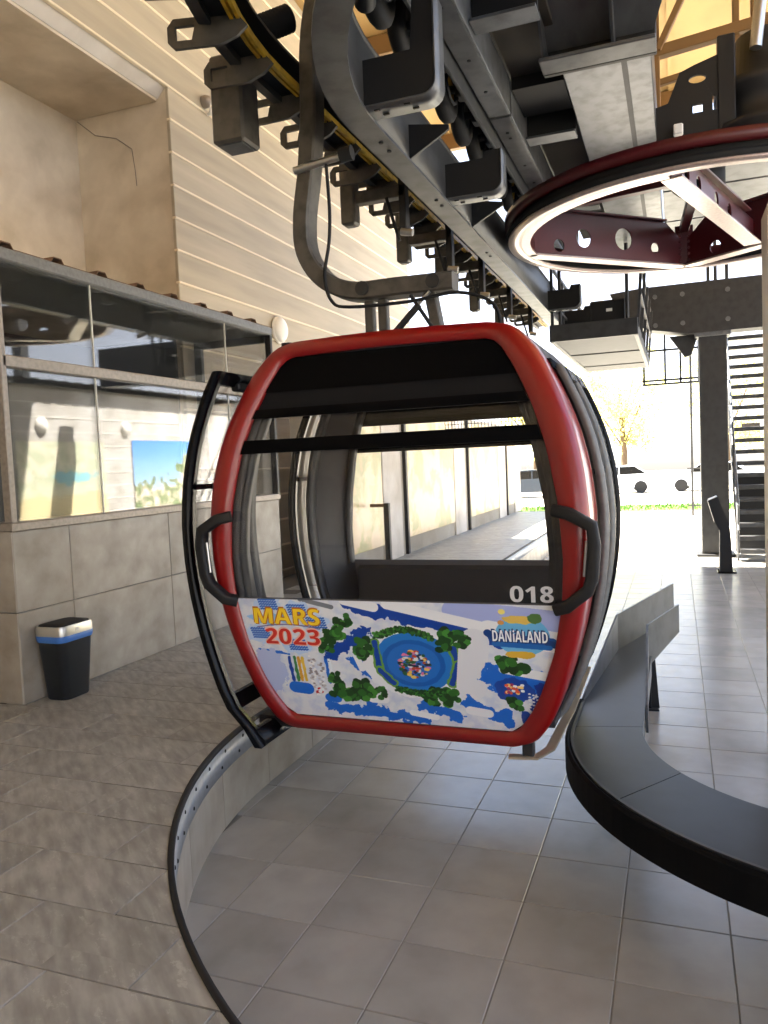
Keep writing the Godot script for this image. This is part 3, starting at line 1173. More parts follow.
func poster_print():
	rng.seed = 2023
	var W = 1024
	var H = 448
	var im = Image.create(W, H, false, Image.FORMAT_RGB8)
	var n = FastNoiseLite.new()
	n.seed = 4
	n.frequency = 0.02
	var P = func(zx, zy): return Vector2((zx - 92.0) / 563.0 * W, (zy - 78.0) / 247.0 * H)
	for y in H:
		for x in W:
			var v = n.get_noise_2d(x, y)
			im.set_pixel(x, y, Color8(226, 228, 232).lerp(Color8(206, 212, 228), clampf(v * 1.5 + 0.3, 0, 1)))
	var sky = Color8(168, 178, 226)
	var deep = Color8(16, 66, 158)
	var blue = Color8(28, 106, 206)
	var pale = Color8(236, 236, 238)
	# sky of the logo corner
	band(im, P.call(485, 92), P.call(670, 110), 70, sky)
	band(im, P.call(540, 128), P.call(670, 150), 70, pale)
	# roofs with blue shade beside them
	band(im, P.call(360, 96), P.call(560, 150), 44, deep, n, 14)
	band(im, P.call(372, 84), P.call(560, 128), 34, pale)
	band(im, P.call(300, 84), P.call(350, 104), 40, deep, n, 10)
	band(im, P.call(296, 78), P.call(348, 90), 34, pale)
	band(im, P.call(215, 78), P.call(272, 92), 16, Color8(120, 124, 130))
	# halftone patches behind the lettering
	for q in [[150, 90], [205, 100], [130, 150], [200, 172], [240, 125]]:
		blob(im, P.call(q[0], q[1]), 46, 34, Color8(190, 212, 240), n, 0.5)
		for i in 7:
			for j in 5:
				band(im, P.call(q[0] - 17 + i * 5.0 + j * 1.2, q[1] - 9 + j * 4.6), P.call(q[0] - 14.4 + i * 5.0 + j * 1.2, q[1] - 10.4 + j * 4.6), 6.0, Color8(46, 102, 190))
	blob(im, P.call(150, 120), 70, 22, Color8(150, 196, 236), n, 0.5)
	# left pools, slides
	band(im, P.call(125, 185), P.call(182, 192), 10, blue, n, 6)
	blob(im, P.call(140, 230), 60, 90, Color8(178, 190, 226), n, 0.3)
	for q in [[182, deep], [192, Color8(60, 130, 70)], [199, Color8(222, 160, 40)], [207, Color8(232, 190, 60)], [252, blue], [258, Color8(230, 236, 240)]]:
		band(im, P.call(q[0], 198), P.call(q[0] + 3, 246), 11, q[1], n, 4)
	band(im, P.call(186, 262), P.call(210, 264), 44, blue)
	band(im, P.call(250, 280), P.call(264, 281), 32, blue)
	for i in 60:
		blob(im, P.call(rng.randf_range(218, 246), rng.randf_range(192, 262)), 5, 4, [Color8(240, 238, 236), Color8(150, 140, 140), Color8(196, 190, 190)][i % 3], n, 0.3)
	for i in 10:
		blob(im, P.call(rng.randf_range(224, 242), rng.randf_range(262, 276)), 7, 5, [Color8(196, 40, 40), Color8(240, 240, 240)][i % 2], n, 0.3)
	# canal and shade by the trees
	band(im, P.call(262, 190), P.call(330, 140), 40, deep, n, 22)
	band(im, P.call(300, 200), P.call(335, 225), 34, blue, n, 20)
	band(im, P.call(310, 190), P.call(318, 214), 22, pale)
	# round basin
	blob(im, P.call(412, 196), 170, 130, pale, n, 0.06)
	blob(im, P.call(412, 196), 128, 108, Color8(36, 120, 200), n, 0.03)
	blob(im, P.call(410, 198), 100, 84, Color8(20, 92, 176), n, 0.03)
	blob(im, P.call(410, 198), 84, 70, Color8(34, 110, 196), n, 0.03)
	for i in 90:
		var a = rng.randf() * TAU
		var r = sqrt(rng.randf())
		blob(im, P.call(412 + cos(a) * 26 * r, 200 + sin(a) * 26 * r), rng.randf_range(4, 10), rng.randf_range(3, 7), [Color8(40, 90, 50), Color8(196, 70, 40), Color8(240, 200, 90), Color8(230, 230, 226), Color8(40, 40, 60), Color8(220, 120, 160)][i % 6], n, 0.4)
	# canal on the right of the basin
	for q in [[345, 160, 350, 215], [350, 215, 372, 240], [480, 165, 486, 195], [486, 195, 474, 235]]:
		band(im, P.call(q[0], q[1]), P.call(q[2], q[3]), 30, Color8(110, 160, 60), n, 6)
		band(im, P.call(q[0], q[1]), P.call(q[2], q[3]), 17, deep, n, 4)
	# large white terrace, lower shades
	band(im, P.call(515, 150), P.call(505, 240), 90, Color8(226, 226, 230))
	for q in [[250, 300, 420, 312], [420, 285, 480, 300], [500, 270, 560, 300], [330, 290, 345, 306]]:
		band(im, P.call(q[0], q[1]), P.call(q[2], q[3]), 38, blue, n, 22)
	band(im, P.call(330, 276), P.call(352, 276), 30, pale)
	band(im, P.call(400, 300), P.call(440, 306), 22, pale)
	band(im, P.call(500, 286), P.call(530, 290), 30, pale)
	# lower right pools
	band(im, P.call(548, 215), P.call(640, 235), 90, blue, n, 24)
	band(im, P.call(560, 200), P.call(655, 215), 30, pale)
	blob(im, P.call(574, 240), 56, 44, Color8(24, 70, 160), n, 0.2)
	for i in 30:
		blob(im, P.call(574 + rng.randf_range(-14, 14), 238 + rng.randf_range(-9, 9)), 6, 5, [Color8(230, 90, 50), Color8(250, 210, 120), Color8(240, 240, 240), Color8(180, 50, 90)][i % 4], n, 0.3)
	band(im, P.call(618, 225), P.call(600, 300), 26, Color8(16, 50, 150), n, 14)
	band(im, P.call(560, 285), P.call(562, 310), 30, blue, n, 8)
	band(im, P.call(590, 285), P.call(592, 305), 24, deep, n, 8)
	for i in 14:
		blob(im, P.call(598 + (i % 3) * 6, 245 + i * 2.2), 4, 3, pale, n, 0.0)
	# trees
	for q in [[290, 118, 22], [280, 138, 22], [268, 150, 24], [256, 170, 20], [322, 168, 24], [322, 184, 20], [478, 142, 26], [462, 158, 22], [495, 150, 20], [262, 235, 18], [270, 262, 24], [290, 270, 26], [312, 252, 24], [320, 268, 22], [345, 262, 18], [452, 262, 26], [470, 256, 20], [436, 266, 22], [566, 190, 24], [584, 196, 26], [574, 266, 18]]:
		tree_blob(im, P.call(q[0], q[1]), q[2] * 1.35, n)
	for i in 16:
		tree_blob(im, P.call(350 + i * 6.2, 146 - 14.0 * sin(PI * i / 15.0)), 13, n)
		tree_blob(im, P.call(380 + i * 5.0, 252 + 6.0 * sin(PI * i / 15.0)), 13, n)
	# round emblem
	blob(im, P.call(592, 136), 78, 66, Color8(108, 182, 224), n, 0.02)
	blob(im, P.call(590, 106), 50, 14, Color8(228, 190, 90), n, 0.3)
	blob(im, P.call(612, 103), 22, 16, Color8(80, 120, 60), n, 0.3)
	blob(im, P.call(588, 171), 46, 12, Color8(226, 180, 60), n, 0.3)
	blob(im, P.call(560, 112), 10, 8, Color8(220, 150, 80), n, 0.2)
	blob(im, P.call(562, 92), 10, 9, Color8(240, 226, 120), n, 0.0)
	band(im, P.call(548, 140), P.call(638, 146), 30, Color8(26, 84, 156))
	band(im, P.call(538, 132), P.call(556, 146), 24, Color8(20, 64, 130))
	band(im, P.call(632, 148), P.call(648, 152), 22, Color8(20, 64, 130))
	band(im, P.call(548, 152), P.call(634, 156), 16, Color8(34, 104, 180))
	# thin arch under the first word
	for i in 40:
		var f = i / 39.0
		blob(im, P.call(128 + 118 * f, 137 - 7.0 * sin(PI * f)), 4, 2.5, Color8(120, 110, 160), n, 0.0)
	var m = mat(Color.WHITE, 0.35)
	m.albedo_texture = ImageTexture.create_from_image(im)
	return m

func side_pt(y, side, off):
	return Vector3(XC + side * (hws(PO, y) + off), y, 0)

func side_strip(st, side, y0, y1, z0, z1, off, th, n := 20):
	# curved sheet following the flank
	var rings = []
	for i in n + 1:
		var y = lerp(y0, y1, float(i) / n)
		var a = side_pt(y, side, off)
		var b = side_pt(y, side, off + th)
		rings.append([Vector3(a.x, y, z0), Vector3(b.x, y, z0), Vector3(b.x, y, z1), Vector3(a.x, y, z1)])
	loft(st, rings)

func door_leaf(par, side, z0, z1, off, y0, y1, sw := 0.055, fm = M.black):
	# z0 is the end nearer the camera
	var lf = Node3D.new()
	lf.name = "door_leaf"
	par.add_child(lf, true)
	lf.position = -par.position
	for q in [[z0, z0 - sw], [z1 + sw, z1]]:
		var st = S(true)
		side_strip(st, side, y0, y1, q[0], q[1], off, 0.045)
		part(lf, "stile", st, fm)
	for q in [[y0, y0 + 0.09], [y1 - 0.07, y1]]:
		var st = S(true)
		side_strip(st, side, q[0], q[1], z0 - 0.05, z1 + 0.05, off + 0.002, 0.04, 3)
		part(lf, "rail", st, M.black)
	var g = S(true)
	side_strip(g, side, y0 + 0.09, y1 - 0.07, z0 - 0.05, z1 + 0.05, off + 0.02, 0.006)
	part(lf, "glass", g, M.glass)
	var st = S()
	side_strip(st, side, y0 + 0.2, y0 + 0.28, z0 - 0.05, z1 + 0.05, off + 0.005, 0.03, 3)
	part(lf, "cross_bar", st, M.black)
	st = S()
	side_strip(st, side, 1.5, 1.53, z0 - 0.05, z1 + 0.05, off - 0.01, 0.03, 2)
	part(lf, "grab_bar", st, M.black)
	for n in lf.get_children():
		n.position = Vector3.ZERO
	return lf

func build_cabin():
	var t = thing("gondola_cabin", "red framed gondola cabin number 018 with a colourful printed lower panel", "gondola", Vector3(XC, 0.1, ZC))
	var st
	for far in [false, true]:
		var sgn = -1.0 if far else 1.0
		var zb = -4.2 if not far else 2.0 * ZC + 4.2
		st = S(true)
		shell(st, [loop(PI_, 0.0, 0.03, far), loop(PI_, -0.006, 0.0, far), loop(PO, 0.03, 0.0, far), loop(PO, 0.008, 0.02, far), loop(PO, 0.0, 0.06, far), loop(PO, 0.0, 0.0, far, zb)])
		part(t, "end_frame", st, M.red, "red end frame")
		st = S(true)
		shell(st, [loop(PI_, 0.0, 0.03, far), loop(PI_, 0.035, 0.03, far), loop(PI_, 0.045, 0.07, far), loop(PO, 0.03, 0.0, far, zb)])
		part(t, "frame_lining", st, M.cabin_lining)
		st = S(true)
		face_slab(st, 0.872, 1.93, 0.022, 0.006, far)
		part(t, "end_window", st, M.glass)
		st = S(true)
		face_slab(st, 2.03, 2.224, 0.016, 0.03, far)
		part(t, "top_fascia", st, M.fascia)
		for q in [[1.885, 1.935], [1.69, 1.765]]:
			st = S()
			face_bar(st, q[0], q[1], 0.0, 0.035, far, 0.004)
			part(t, "window_bar", st, M.fascia)
		st = S()
		face_bar(st, 1.93, 2.035, 0.024, 0.012, far, 0.004)
		part(t, "dark_strip", st, M.strip)
		st = S(true)
		face_patch(st, 0.176, 0.876, 0.03, far)
		face_patch(st, 0.176, 0.876, 0.055, far)
		part(t, "lower_panel", st, M.cabin_grey)
	# vent mesh in the far end, seen through the cabin
	st = S()
	for i in 34:
		var x = XC - 0.1 + 0.8 * i / 33.0
		bar(st, Vector3(x, 1.77, zend(1.77, true) + 0.04), Vector3(x, 1.885, zend(1.885, true) + 0.04), 0.004, 0.004)
	for y in [1.80, 1.83, 1.86]:
		bar(st, Vector3(XC - 0.1, y, zend(y, true) + 0.04), Vector3(XC + 0.7, y, zend(y, true) + 0.04), 0.004, 0.004)
	part(t, "vent_mesh", st, M.cabin_dark)
	st = S(true)
	face_patch(st, 0.182, 0.872, 0.026, false, true)
	var pr = part(t, "coloured_panel", st, poster_print(), "blue, white and green water park picture")
	# lettering on the print and the window
	var X = func(zx): return XC - 0.915 + (zx - 92.0) / 563.0 * 1.83
	var Y = func(zy): return 0.875 - (zy - 78.0) / 247.0 * 0.7
	var orange = mat(Color8(186, 110, 24), 0.4)
	var yel = mat(Color8(246, 206, 40), 0.4)
	var rd = mat(Color8(206, 48, 34), 0.4)
	var wine = mat(Color8(240, 190, 170), 0.4)
	var wht = mat(Color8(244, 244, 246), 0.4)
	var navy = mat(Color8(18, 52, 110), 0.4)
	for q in [["MARS", 123, 130, 0.092, 126, yel, orange], ["2023", 142, 171, 0.092, 104, rd, wine], ["DANiALAND", 546, 147, 0.062, 86, wht, navy]]:
		for d in [Vector2(0.006, -0.006), Vector2(-0.006, 0.004)]:
			part(pr, "lettering_edge", text_on_face(q[0], q[3] * 1.06, X.call(q[1]) + d.x, Y.call(q[2]) + d.y, 0.001, -0.0245, q[4] / 563.0 * 1.83), q[6])
		part(pr, "lettering", text_on_face(q[0], q[3], X.call(q[1]), Y.call(q[2]), 0.001, -0.0225, q[4] / 563.0 * 1.83), q[5])
	part(t, "cabin_number", text_on_face("018", 0.082, -0.793, 0.888, 0.002, -0.018, 0.215), M.number, "white number 018")
	# roof, floor, flanks
	st = S(true)
	var zs = [-4.19, 2.0 * ZC + 4.19]
	var a = loop(PO, 0.002, 0.0, false, zs[0])
	var b = loop(PO, 0.002, 0.0, false, zs[1])
	var rf = S(true)
	var fl = S(true)
	var n = a.size()
	for k in n:
		var l = (k + 1) % n
		var m = (a[k] + b[l]) * 0.5
		if m.y > 2.09:
			quad(rf, a[k], a[l], b[l], b[k], m - Vector3(XC, 1.2, m.z))
			quad(rf, a[k] * 0.99 + Vector3(XC, 1.2, a[k].z) * 0.01, a[l] * 0.99 + Vector3(XC, 1.2, a[k].z) * 0.01, b[l] * 0.99 + Vector3(XC, 1.2, b[k].z) * 0.01, b[k] * 0.99 + Vector3(XC, 1.2, b[k].z) * 0.01, Vector3(XC, 1.2, m.z) - m)
		elif m.y < 0.16:
			quad(fl, a[k], a[l], b[l], b[k], m - Vector3(XC, 1.2, m.z))
	part(t, "roof", rf, M.cabin_dark)
	part(t, "underside", fl, M.black_matt)
	st = S()
	box(st, Vector3(XC - 0.84, 0.2, 2 * ZC + 4.0), Vector3(XC + 0.84, 0.235, -4.0))
	part(t, "cabin_floor", st, M.seat)
	# rain gutter and roof rails
	for s in [-1, 1]:
		st = S(true)
		side_strip(st, s, 2.07, 2.12, -4.18, 2 * ZC + 4.18, -0.01, 0.03, 3)
		part(t, "gutter", st, M.black)
		st = S(true)
		side_strip(st, s, 0.12, 0.3, -4.19, 2 * ZC + 4.19, -0.03, 0.03, 4)
		part(t, "side_sill", st, M.cabin_dark)
		for q in [[-4.19, -4.235 if s > 0 else -4.29], [2 * ZC + (4.235 if s > 0 else 4.29), 2 * ZC + 4.19]]:
			st = S(true)
			side_strip(st, s, 0.13, 2.11, q[0], q[1], -0.035, 0.03)
			part(t, "door_pillar", st, M.cabin_dark if s < 0 else M.frame_top)
	# doors: closed on the right, slid open on the platform side
	door_leaf(t, 1, -4.22, -4.672, 0.012, 0.13, 2.09, 0.02, M.frame_top)
	door_leaf(t, 1, -4.678, -5.13, 0.012, 0.13, 2.09, 0.02)
	door_leaf(t, -1, -3.79, -4.28, 0.12, 0.02, 2.16, 0.075)
	door_leaf(t, -1, -5.07, -5.5, 0.10, 0.02, 2.14)
	# door carriage under and over the open leaf
	st = S()
	box(st, Vector3(-2.40, 0.06, -5.3), Vector3(-2.15, 0.12, -4.05), 0.01)
	part(t, "door_carriage", st, M.black_matt)
	st = S()
	bar(st, Vector3(-2.42, 2.09, -4.02), Vector3(-2.42, 2.09, -5.3), 0.06, 0.05, 0.01)
	part(t, "door_track", st, M.cabin_dark)
	# benches
	for far in [false, true]:
		var s = -1.0 if far else 1.0
		var zz = func(d): return (-3.86 - d) if not far else (2 * ZC + 3.86 + d)
		st = S()
		box(st, Vector3(XC - 0.8, 0.46, min(zz.call(0.06), zz.call(0.44))), Vector3(XC + 0.8, 0.54, max(zz.call(0.06), zz.call(0.44))), 0.03)
		part(t, "bench_seat", st, M.seat)
		st = S()
		box(st, Vector3(XC - 0.82, 0.54, min(zz.call(0.05), zz.call(0.11))), Vector3(XC + 0.82, 0.85, max(zz.call(0.05), zz.call(0.11))), 0.025)
		part(t, "bench_back", st, M.seat)
		st = S()
		box(st, Vector3(XC - 0.7, 0.235, min(zz.call(0.1), zz.call(0.14))), Vector3(XC + 0.7, 0.46, max(zz.call(0.1), zz.call(0.14))))
		part(t, "bench_support", st, M.cabin_dark)
		# dark corner posts inside
		for sx in [-1, 1]:
			st = S(true)
			var rr = []
			for i in 15:
				var y = lerp(0.86, 2.06, i / 14.0)
				var x = XC + sx * (hw(PI_, y) - 0.01)
				var zq = zend(y, far) - s * 0.05
				rr.append([Vector3(x, y, zq), Vector3(x - sx * (0.035 if far else 0.06), y, zq), Vector3(x - sx * (0.03 if far else 0.05), y, zq - s * 0.08), Vector3(x, y, zq - s * 0.08)])
			loft(st, rr)
			part(t, "corner_post", st, M.cabin_lining if far else M.cabin_dark)
	# corner grab handles
	for s in [-1, 1]:
		st = S(true)
		var pts = []
		for q in [[1.345, 0.90, 0.0], [1.33, 0.97, 0.035], [1.27, 1.075, 0.03], [1.18, 1.085, 0.03], [1.02, 1.07, 0.03], [0.96, 1.05, 0.03], [0.88, 0.95, 0.035], [0.862, 0.90, 0.0]]:
			pts.append(Vector3(XC + s * q[1], q[0], zf(q[0]) + q[2]))
		var pf = rrect(0.06, 0.07, 0.014, 2)
		sweep(st, pf, pts, Vector3(0, 0, 1))
		part(t, "grab_handle", st, M.black_matt)
		st = S(true)
		rod(st, Vector3(XC + s * 1.05, 1.2, zf(1.2) + 0.036), Vector3(XC + s * 1.035, 1.03, zf(1.03) + 0.036), 0.008, 6)
		part(t, "handle_strip", st, M.steel)
	# roof lamp stud
	st = S(true)
	rod(st, Vector3(XC - 0.62, 2.27, -4.05), Vector3(XC - 0.62, 2.315, -4.05), 0.035, 12)
	part(t, "roof_stud", st, M.black_matt)
	# guide arm under the cabin
	st = S()
	var arm = [Vector3(-0.86, 0.035, -3.98), Vector3(-0.72, 0.035, -4.0), Vector3(-0.66, 0.05, -4.1), Vector3(-0.6, 0.14, -4.5), Vector3(-0.56, 0.26, -5.0)]
	sweep(st, PackedVector2Array([Vector2(-0.025, -0.006), Vector2(0.025, -0.006), Vector2(0.025, 0.006), Vector2(-0.025, 0.006)]), arm, Vector3.UP)
	var ga = part(t, "guide_arm", st, M.bronze)
	st = S()
	box(st, Vector3(-0.79, 0.035, -4.05), Vector3(-0.73, 0.12, -3.99), 0.006)
	part(ga, "arm_bracket", st, M.mid_paint)
	build_hanger(t)

func build_hanger(t):
	var z = ZC
	var pts = smooth_pts([Vector3(-1.24, 2.685, z), Vector3(-1.6, 2.69, z), Vector3(-1.9, 2.70, z), Vector3(-2.1, 2.80, z), Vector3(-2.215, 2.98, z), Vector3(-2.225, 3.2, z), Vector3(-2.175, 3.5, z), Vector3(-2.14, 3.85, z), Vector3(-2.12, 4.25, z), Vector3(-2.05, 4.55, z), Vector3(-1.9, 4.72, z), Vector3(-1.6, 4.78, z)], 5)
	var st = S(true)
	st.set_smooth_group(-1)
	sweep(st, rrect(0.11, 0.155, 0.012, 1), pts, Vector3(0, 0, 1))
	# sweep frame: side axis = up x tangent, which lies in the plane of the arm
	var h = part(t, "hanger_arm", st, M.hanger)
	for x in [-1.80, -1.71]:
		st = S()
		bar(st, Vector3(x, 2.3, z), Vector3(x, 2.63, z), 0.055, 0.06, 0.006)
		part(h, "roof_strut", st, M.hanger)
	st = S()
	bar(st, Vector3(-1.34, 2.3, z), Vector3(-1.4, 2.66, z), 0.09, 0.07, 0.008)
	part(h, "roof_strut", st, M.hanger)
	st = S(true)
	rod(st, Vector3(-1.66, 2.36, z + 0.08), Vector3(-1.45, 2.56, z + 0.08), 0.022)
	part(h, "damper", st, M.black_matt)
	st = S(true)
	rod(st, Vector3(-1.72, 2.32, z + 0.08), Vector3(-1.38, 2.63, z + 0.08), 0.011)
	part(h, "damper_rod", st, M.steel)
	st = S(true)
	rod(st, Vector3(-1.5, 2.62, z + 0.085), Vector3(-1.3, 2.3, z + 0.085), 0.012)
	part(h, "stay", st, M.black_matt)
	for p in [Vector3(-1.82, 2.70, z), Vector3(-1.36, 2.69, z)]:
		st = S(true)
		rod(st, p + Vector3(0, 0, 0.04), p + Vector3(0, 0, 0.085), 0.045, 12)
		part(h, "pivot_boss", st, M.mid_paint)
	st = S()
	obox(st, Transform3D(Basis(Vector3(0, 0, 1), 0.9), Vector3(-2.13, 2.86, z + 0.06)), Vector3(0.08, 0.035, 0.012), 0.003)
	part(h, "type_plate", st, M.grey_paint)
	for p in [Vector3(-1.55, 2.68, z), Vector3(-1.6, 2.68, z), Vector3(-2.16, 3.6, z), Vector3(-2.13, 4.0, z)]:
		st = S(true)
		rod(st, p + Vector3(0, 0, 0.05), p + Vector3(0, 0, 0.068), 0.014, 8)
		part(h, "bolt", st, M.black_matt)
	# release lever and cable
	st = S(true)
	rod(st, Vector3(-2.24, 3.48, z + 0.09), Vector3(-1.9, 3.52, z + 0.09), 0.026)
	part(h, "release_lever", st, M.steel)
	st = S(true)
	rod(st, Vector3(-1.92, 3.52, z + 0.09), Vector3(-1.84, 3.525, z + 0.09), 0.045, 12)
	part(h, "lever_roller", st, M.rubber)
	st = S(true)
	tube(st, smooth_pts([Vector3(-2.02, 3.5, z + 0.09), Vector3(-2.01, 3.2, z + 0.09), Vector3(-2.02, 3.0, z + 0.1), Vector3(-2.06, 2.8, z + 0.1), Vector3(-2.02, 2.64, z + 0.1), Vector3(-1.9, 2.59, z + 0.1), Vector3(-1.5, 2.58, z + 0.1), Vector3(-1.2, 2.6, z + 0.1), Vector3(-0.98, 2.5, z + 0.1), Vector3(-0.95, 2.28, z + 0.1)], 5), 0.011, 6)
	part(h, "cable", st, M.rubber)
	# grip block on top
	st = S()
	box(st, Vector3(-1.75, 4.62, z - 0.3), Vector3(-1.35, 4.95, z + 0.3), 0.03)
	part(h, "grip", st, M.mid_paint)

# ---------------------------------------------------------------- machinery
func track_path(r, y, z_end, a_end := 0.15, n := 40):
	# straight run far to near, then the turn about the axis
	var p = []
	for i in 10:
		p.append(Vector3(AX - r, y, lerp(z_end, AZ, i / 10.0)))
	for i in n + 1:
		var t = PI - (PI - a_end) * i / n
		p.append(Vector3(AX + r * cos(t), y, AZ + r * sin(t)))
	return p

func build_track():
	var t = thing("inner_guide_beam", "grey bent steel guide beam curving over the cabin with dark cross brackets", "beam", Vector3(-1.7, 3.6, -8))
	# sweep side axis: up x tangent; travelling far -> near (+z) along x = const gives side = +x (towards the axis)
	var path = track_path(2.3, 3.6, -15.0)
	var st = S(true)
	st.set_smooth_group(-1)
	sweep(st, PackedVector2Array([Vector2(-0.075, 0.0), Vector2(0.095, 0.0), Vector2(0.095, 0.02), Vector2(-0.075, 0.02)]), path, Vector3.UP)
	part(t, "bottom_flange", st, M.sheet)
	st = S(true)
	sweep(st, PackedVector2Array([Vector2(0.065, 0.015), Vector2(0.085, 0.015), Vector2(0.085, 0.42), Vector2(0.065, 0.42)]), path, Vector3.UP)
	part(t, "web", st, M.grey_paint)
	st = S(true)
	sweep(st, PackedVector2Array([Vector2(-0.075, 0.42), Vector2(0.095, 0.42), Vector2(0.095, 0.44), Vector2(-0.075, 0.44)]), path, Vector3.UP)
	part(t, "top_flange", st, M.grey_paint)
	# bolts in the flange
	for q in [-4.7, -4.85, -5.9, -6.05, -7.6, -7.75]:
		st = S(true)
		rod(st, Vector3(AX - 2.27, 3.592, q), Vector3(AX - 2.27, 3.602, q), 0.014, 8)
		part(t, "bolt", st, M.black_matt)
	# cross brackets with rounded lower corner, a pressed trough each
	for q in [[-4.26, 0.28], [-5.98, 0.05], [-11.1, 0.05], [-12.8, 0.05]]:
		var br = Node3D.new()
		br.name = "cross_bracket"
		t.add_child(br, true)
		br.position = -t.position
		var w = 0.46
		var pl = PackedVector2Array()
		pl.append(Vector2(-1.68, 3.62))
		pl.append(Vector2(-1.28, 3.62))
		for i in 6:
			var a = -PI * 0.5 + PI * 0.5 * i / 5.0
			pl.append(Vector2(-1.28 + 0.08 * cos(a), 3.70 + 0.08 * sin(a)))
		pl.append(Vector2(-1.2, 3.62 + 0.26 + q[1]))
		pl.append(Vector2(-1.32, 3.62 + 0.26 + q[1]))
		pl.append(Vector2(-1.34, 3.88))
		pl.append(Vector2(-1.68, 3.88))
		st = S()
		extr(st, pl, Transform3D(Basis(), Vector3(0, 0, q[0])), -0.012)
		part(br, "front_plate", st, M.dark_paint)
		st = S()
		extr(st, pl, Transform3D(Basis(), Vector3(0, 0, q[0] - 0.15)), -0.012)
		part(br, "rear_plate", st, M.dark_paint)
		# sole and its upturned end
		var lo = []
		for i in range(0, 8):
			lo.append(Vector3(pl[i].x, pl[i].y, q[0] - 0.08))
		lo.append(Vector3(pl[8].x, pl[8].y, q[0] - 0.08))
		st = S(true)
		sweep(st, PackedVector2Array([Vector2(-0.09, -0.006), Vector2(0.09, -0.006), Vector2(0.09, 0.006), Vector2(-0.09, 0.006)]), lo, null)
		part(br, "sole_plate", st, M.sheet)
		for x in [-1.56, -1.38]:
			for dz in [-0.04, -0.11]:
				st = S()
				obox(st, Transform3D(Basis(), Vector3(x + (0.03 if dz < -0.1 else 0.0), 3.611, q[0] + dz)), Vector3(0.035, 0.008, 0.014))
				part(br, "slot", st, M.black_matt)
	# triangular stiffeners
	for q in [-5.1, -6.8]:
		st = S()
		extr(st, PackedVector2Array([Vector2(-1.64, 3.62), Vector2(-1.64, 3.85), Vector2(-1.36, 3.80), Vector2(-1.36, 3.77)]), Transform3D(Basis(), Vector3(0, 0, q)), -0.02)
		part(t, "stiffener", st, M.dark_paint)
	# outer rail with yellow edges
	var o = thing("outer_running_rail", "black running rail with yellow edge strips outside the guide beam", "rail", Vector3(-2.3, 4.0, -8))
	path = track_path(2.92, 4.0, -15.0)
	st = S(true)
	st.set_smooth_group(-1)
	sweep(st, PackedVector2Array([Vector2(-0.11, 0.0), Vector2(-0.04, -0.01), Vector2(-0.04, 0.16), Vector2(-0.11, 0.16)]), path, Vector3.UP)
	part(o, "outer_web", st, M.grey_paint)
	st = S(true)
	st.set_smooth_group(-1)
	sweep(st, PackedVector2Array([Vector2(-0.04, 0.03), Vector2(0.06, 0.03), Vector2(0.06, 0.05), Vector2(-0.04, 0.05)]), path, Vector3.UP)
	part(o, "running_strip", st, M.black_matt)
	for u in [0.065, 0.1]:
		st = S(true)
		st.set_smooth_group(-1)
		sweep(st, PackedVector2Array([Vector2(u, 0.005), Vector2(u + 0.02, 0.005), Vector2(u + 0.02, 0.05), Vector2(u, 0.05)]), path, Vector3.UP)
		part(o, "yellow_strip", st, M.yellow)
	st = S(true)
	st.set_smooth_group(-1)
	sweep(st, PackedVector2Array([Vector2(-0.11, 0.16), Vector2(0.13, 0.16), Vector2(0.13, 0.18), Vector2(-0.11, 0.18)]), path, Vector3.UP)
	part(o, "top_plate", st, M.dark_paint)
	# loop brackets carrying the rail: a plate with a long eye, standing out beyond it
	var lp = with_holes(PackedVector2Array([Vector2(0.16, 0.0), Vector2(0.1, 0.07), Vector2(-0.25, 0.07), Vector2(-0.285, 0.03), Vector2(-0.285, -0.05), Vector2(-0.25, -0.085), Vector2(0.0, -0.085), Vector2(0.1, -0.05)]), [PackedVector2Array([Vector2(-0.24, 0.03), Vector2(-0.13, 0.03), Vector2(-0.15, -0.045), Vector2(-0.24, -0.045)])])
	st = S()
	extr(st, lp, Transform3D(Basis(), Vector3(0, 0, -0.012)), 0.024)
	var eye = done(st)
	for i in 26:
		var s = -0.1 + i * 0.43   # distance along the rail from the start of the turn, negative on the arc
		var xf
		if i < 4:
			var ang = PI - (4 - i) * 0.43 / 2.92 + 0.06
			var n = Vector3(cos(ang), 0, sin(ang))
			xf = Transform3D(Basis(-n, Vector3.UP, (-n).cross(Vector3.UP)), Vector3(AX, 3.97, AZ) + n * 2.92)
		else:
			xf = Transform3D(Basis(), Vector3(AX - 2.92, 3.97, AZ - 0.28 - (i - 4) * 0.43))
		place(o, "loop_bracket", eye, M.hanger, xf)
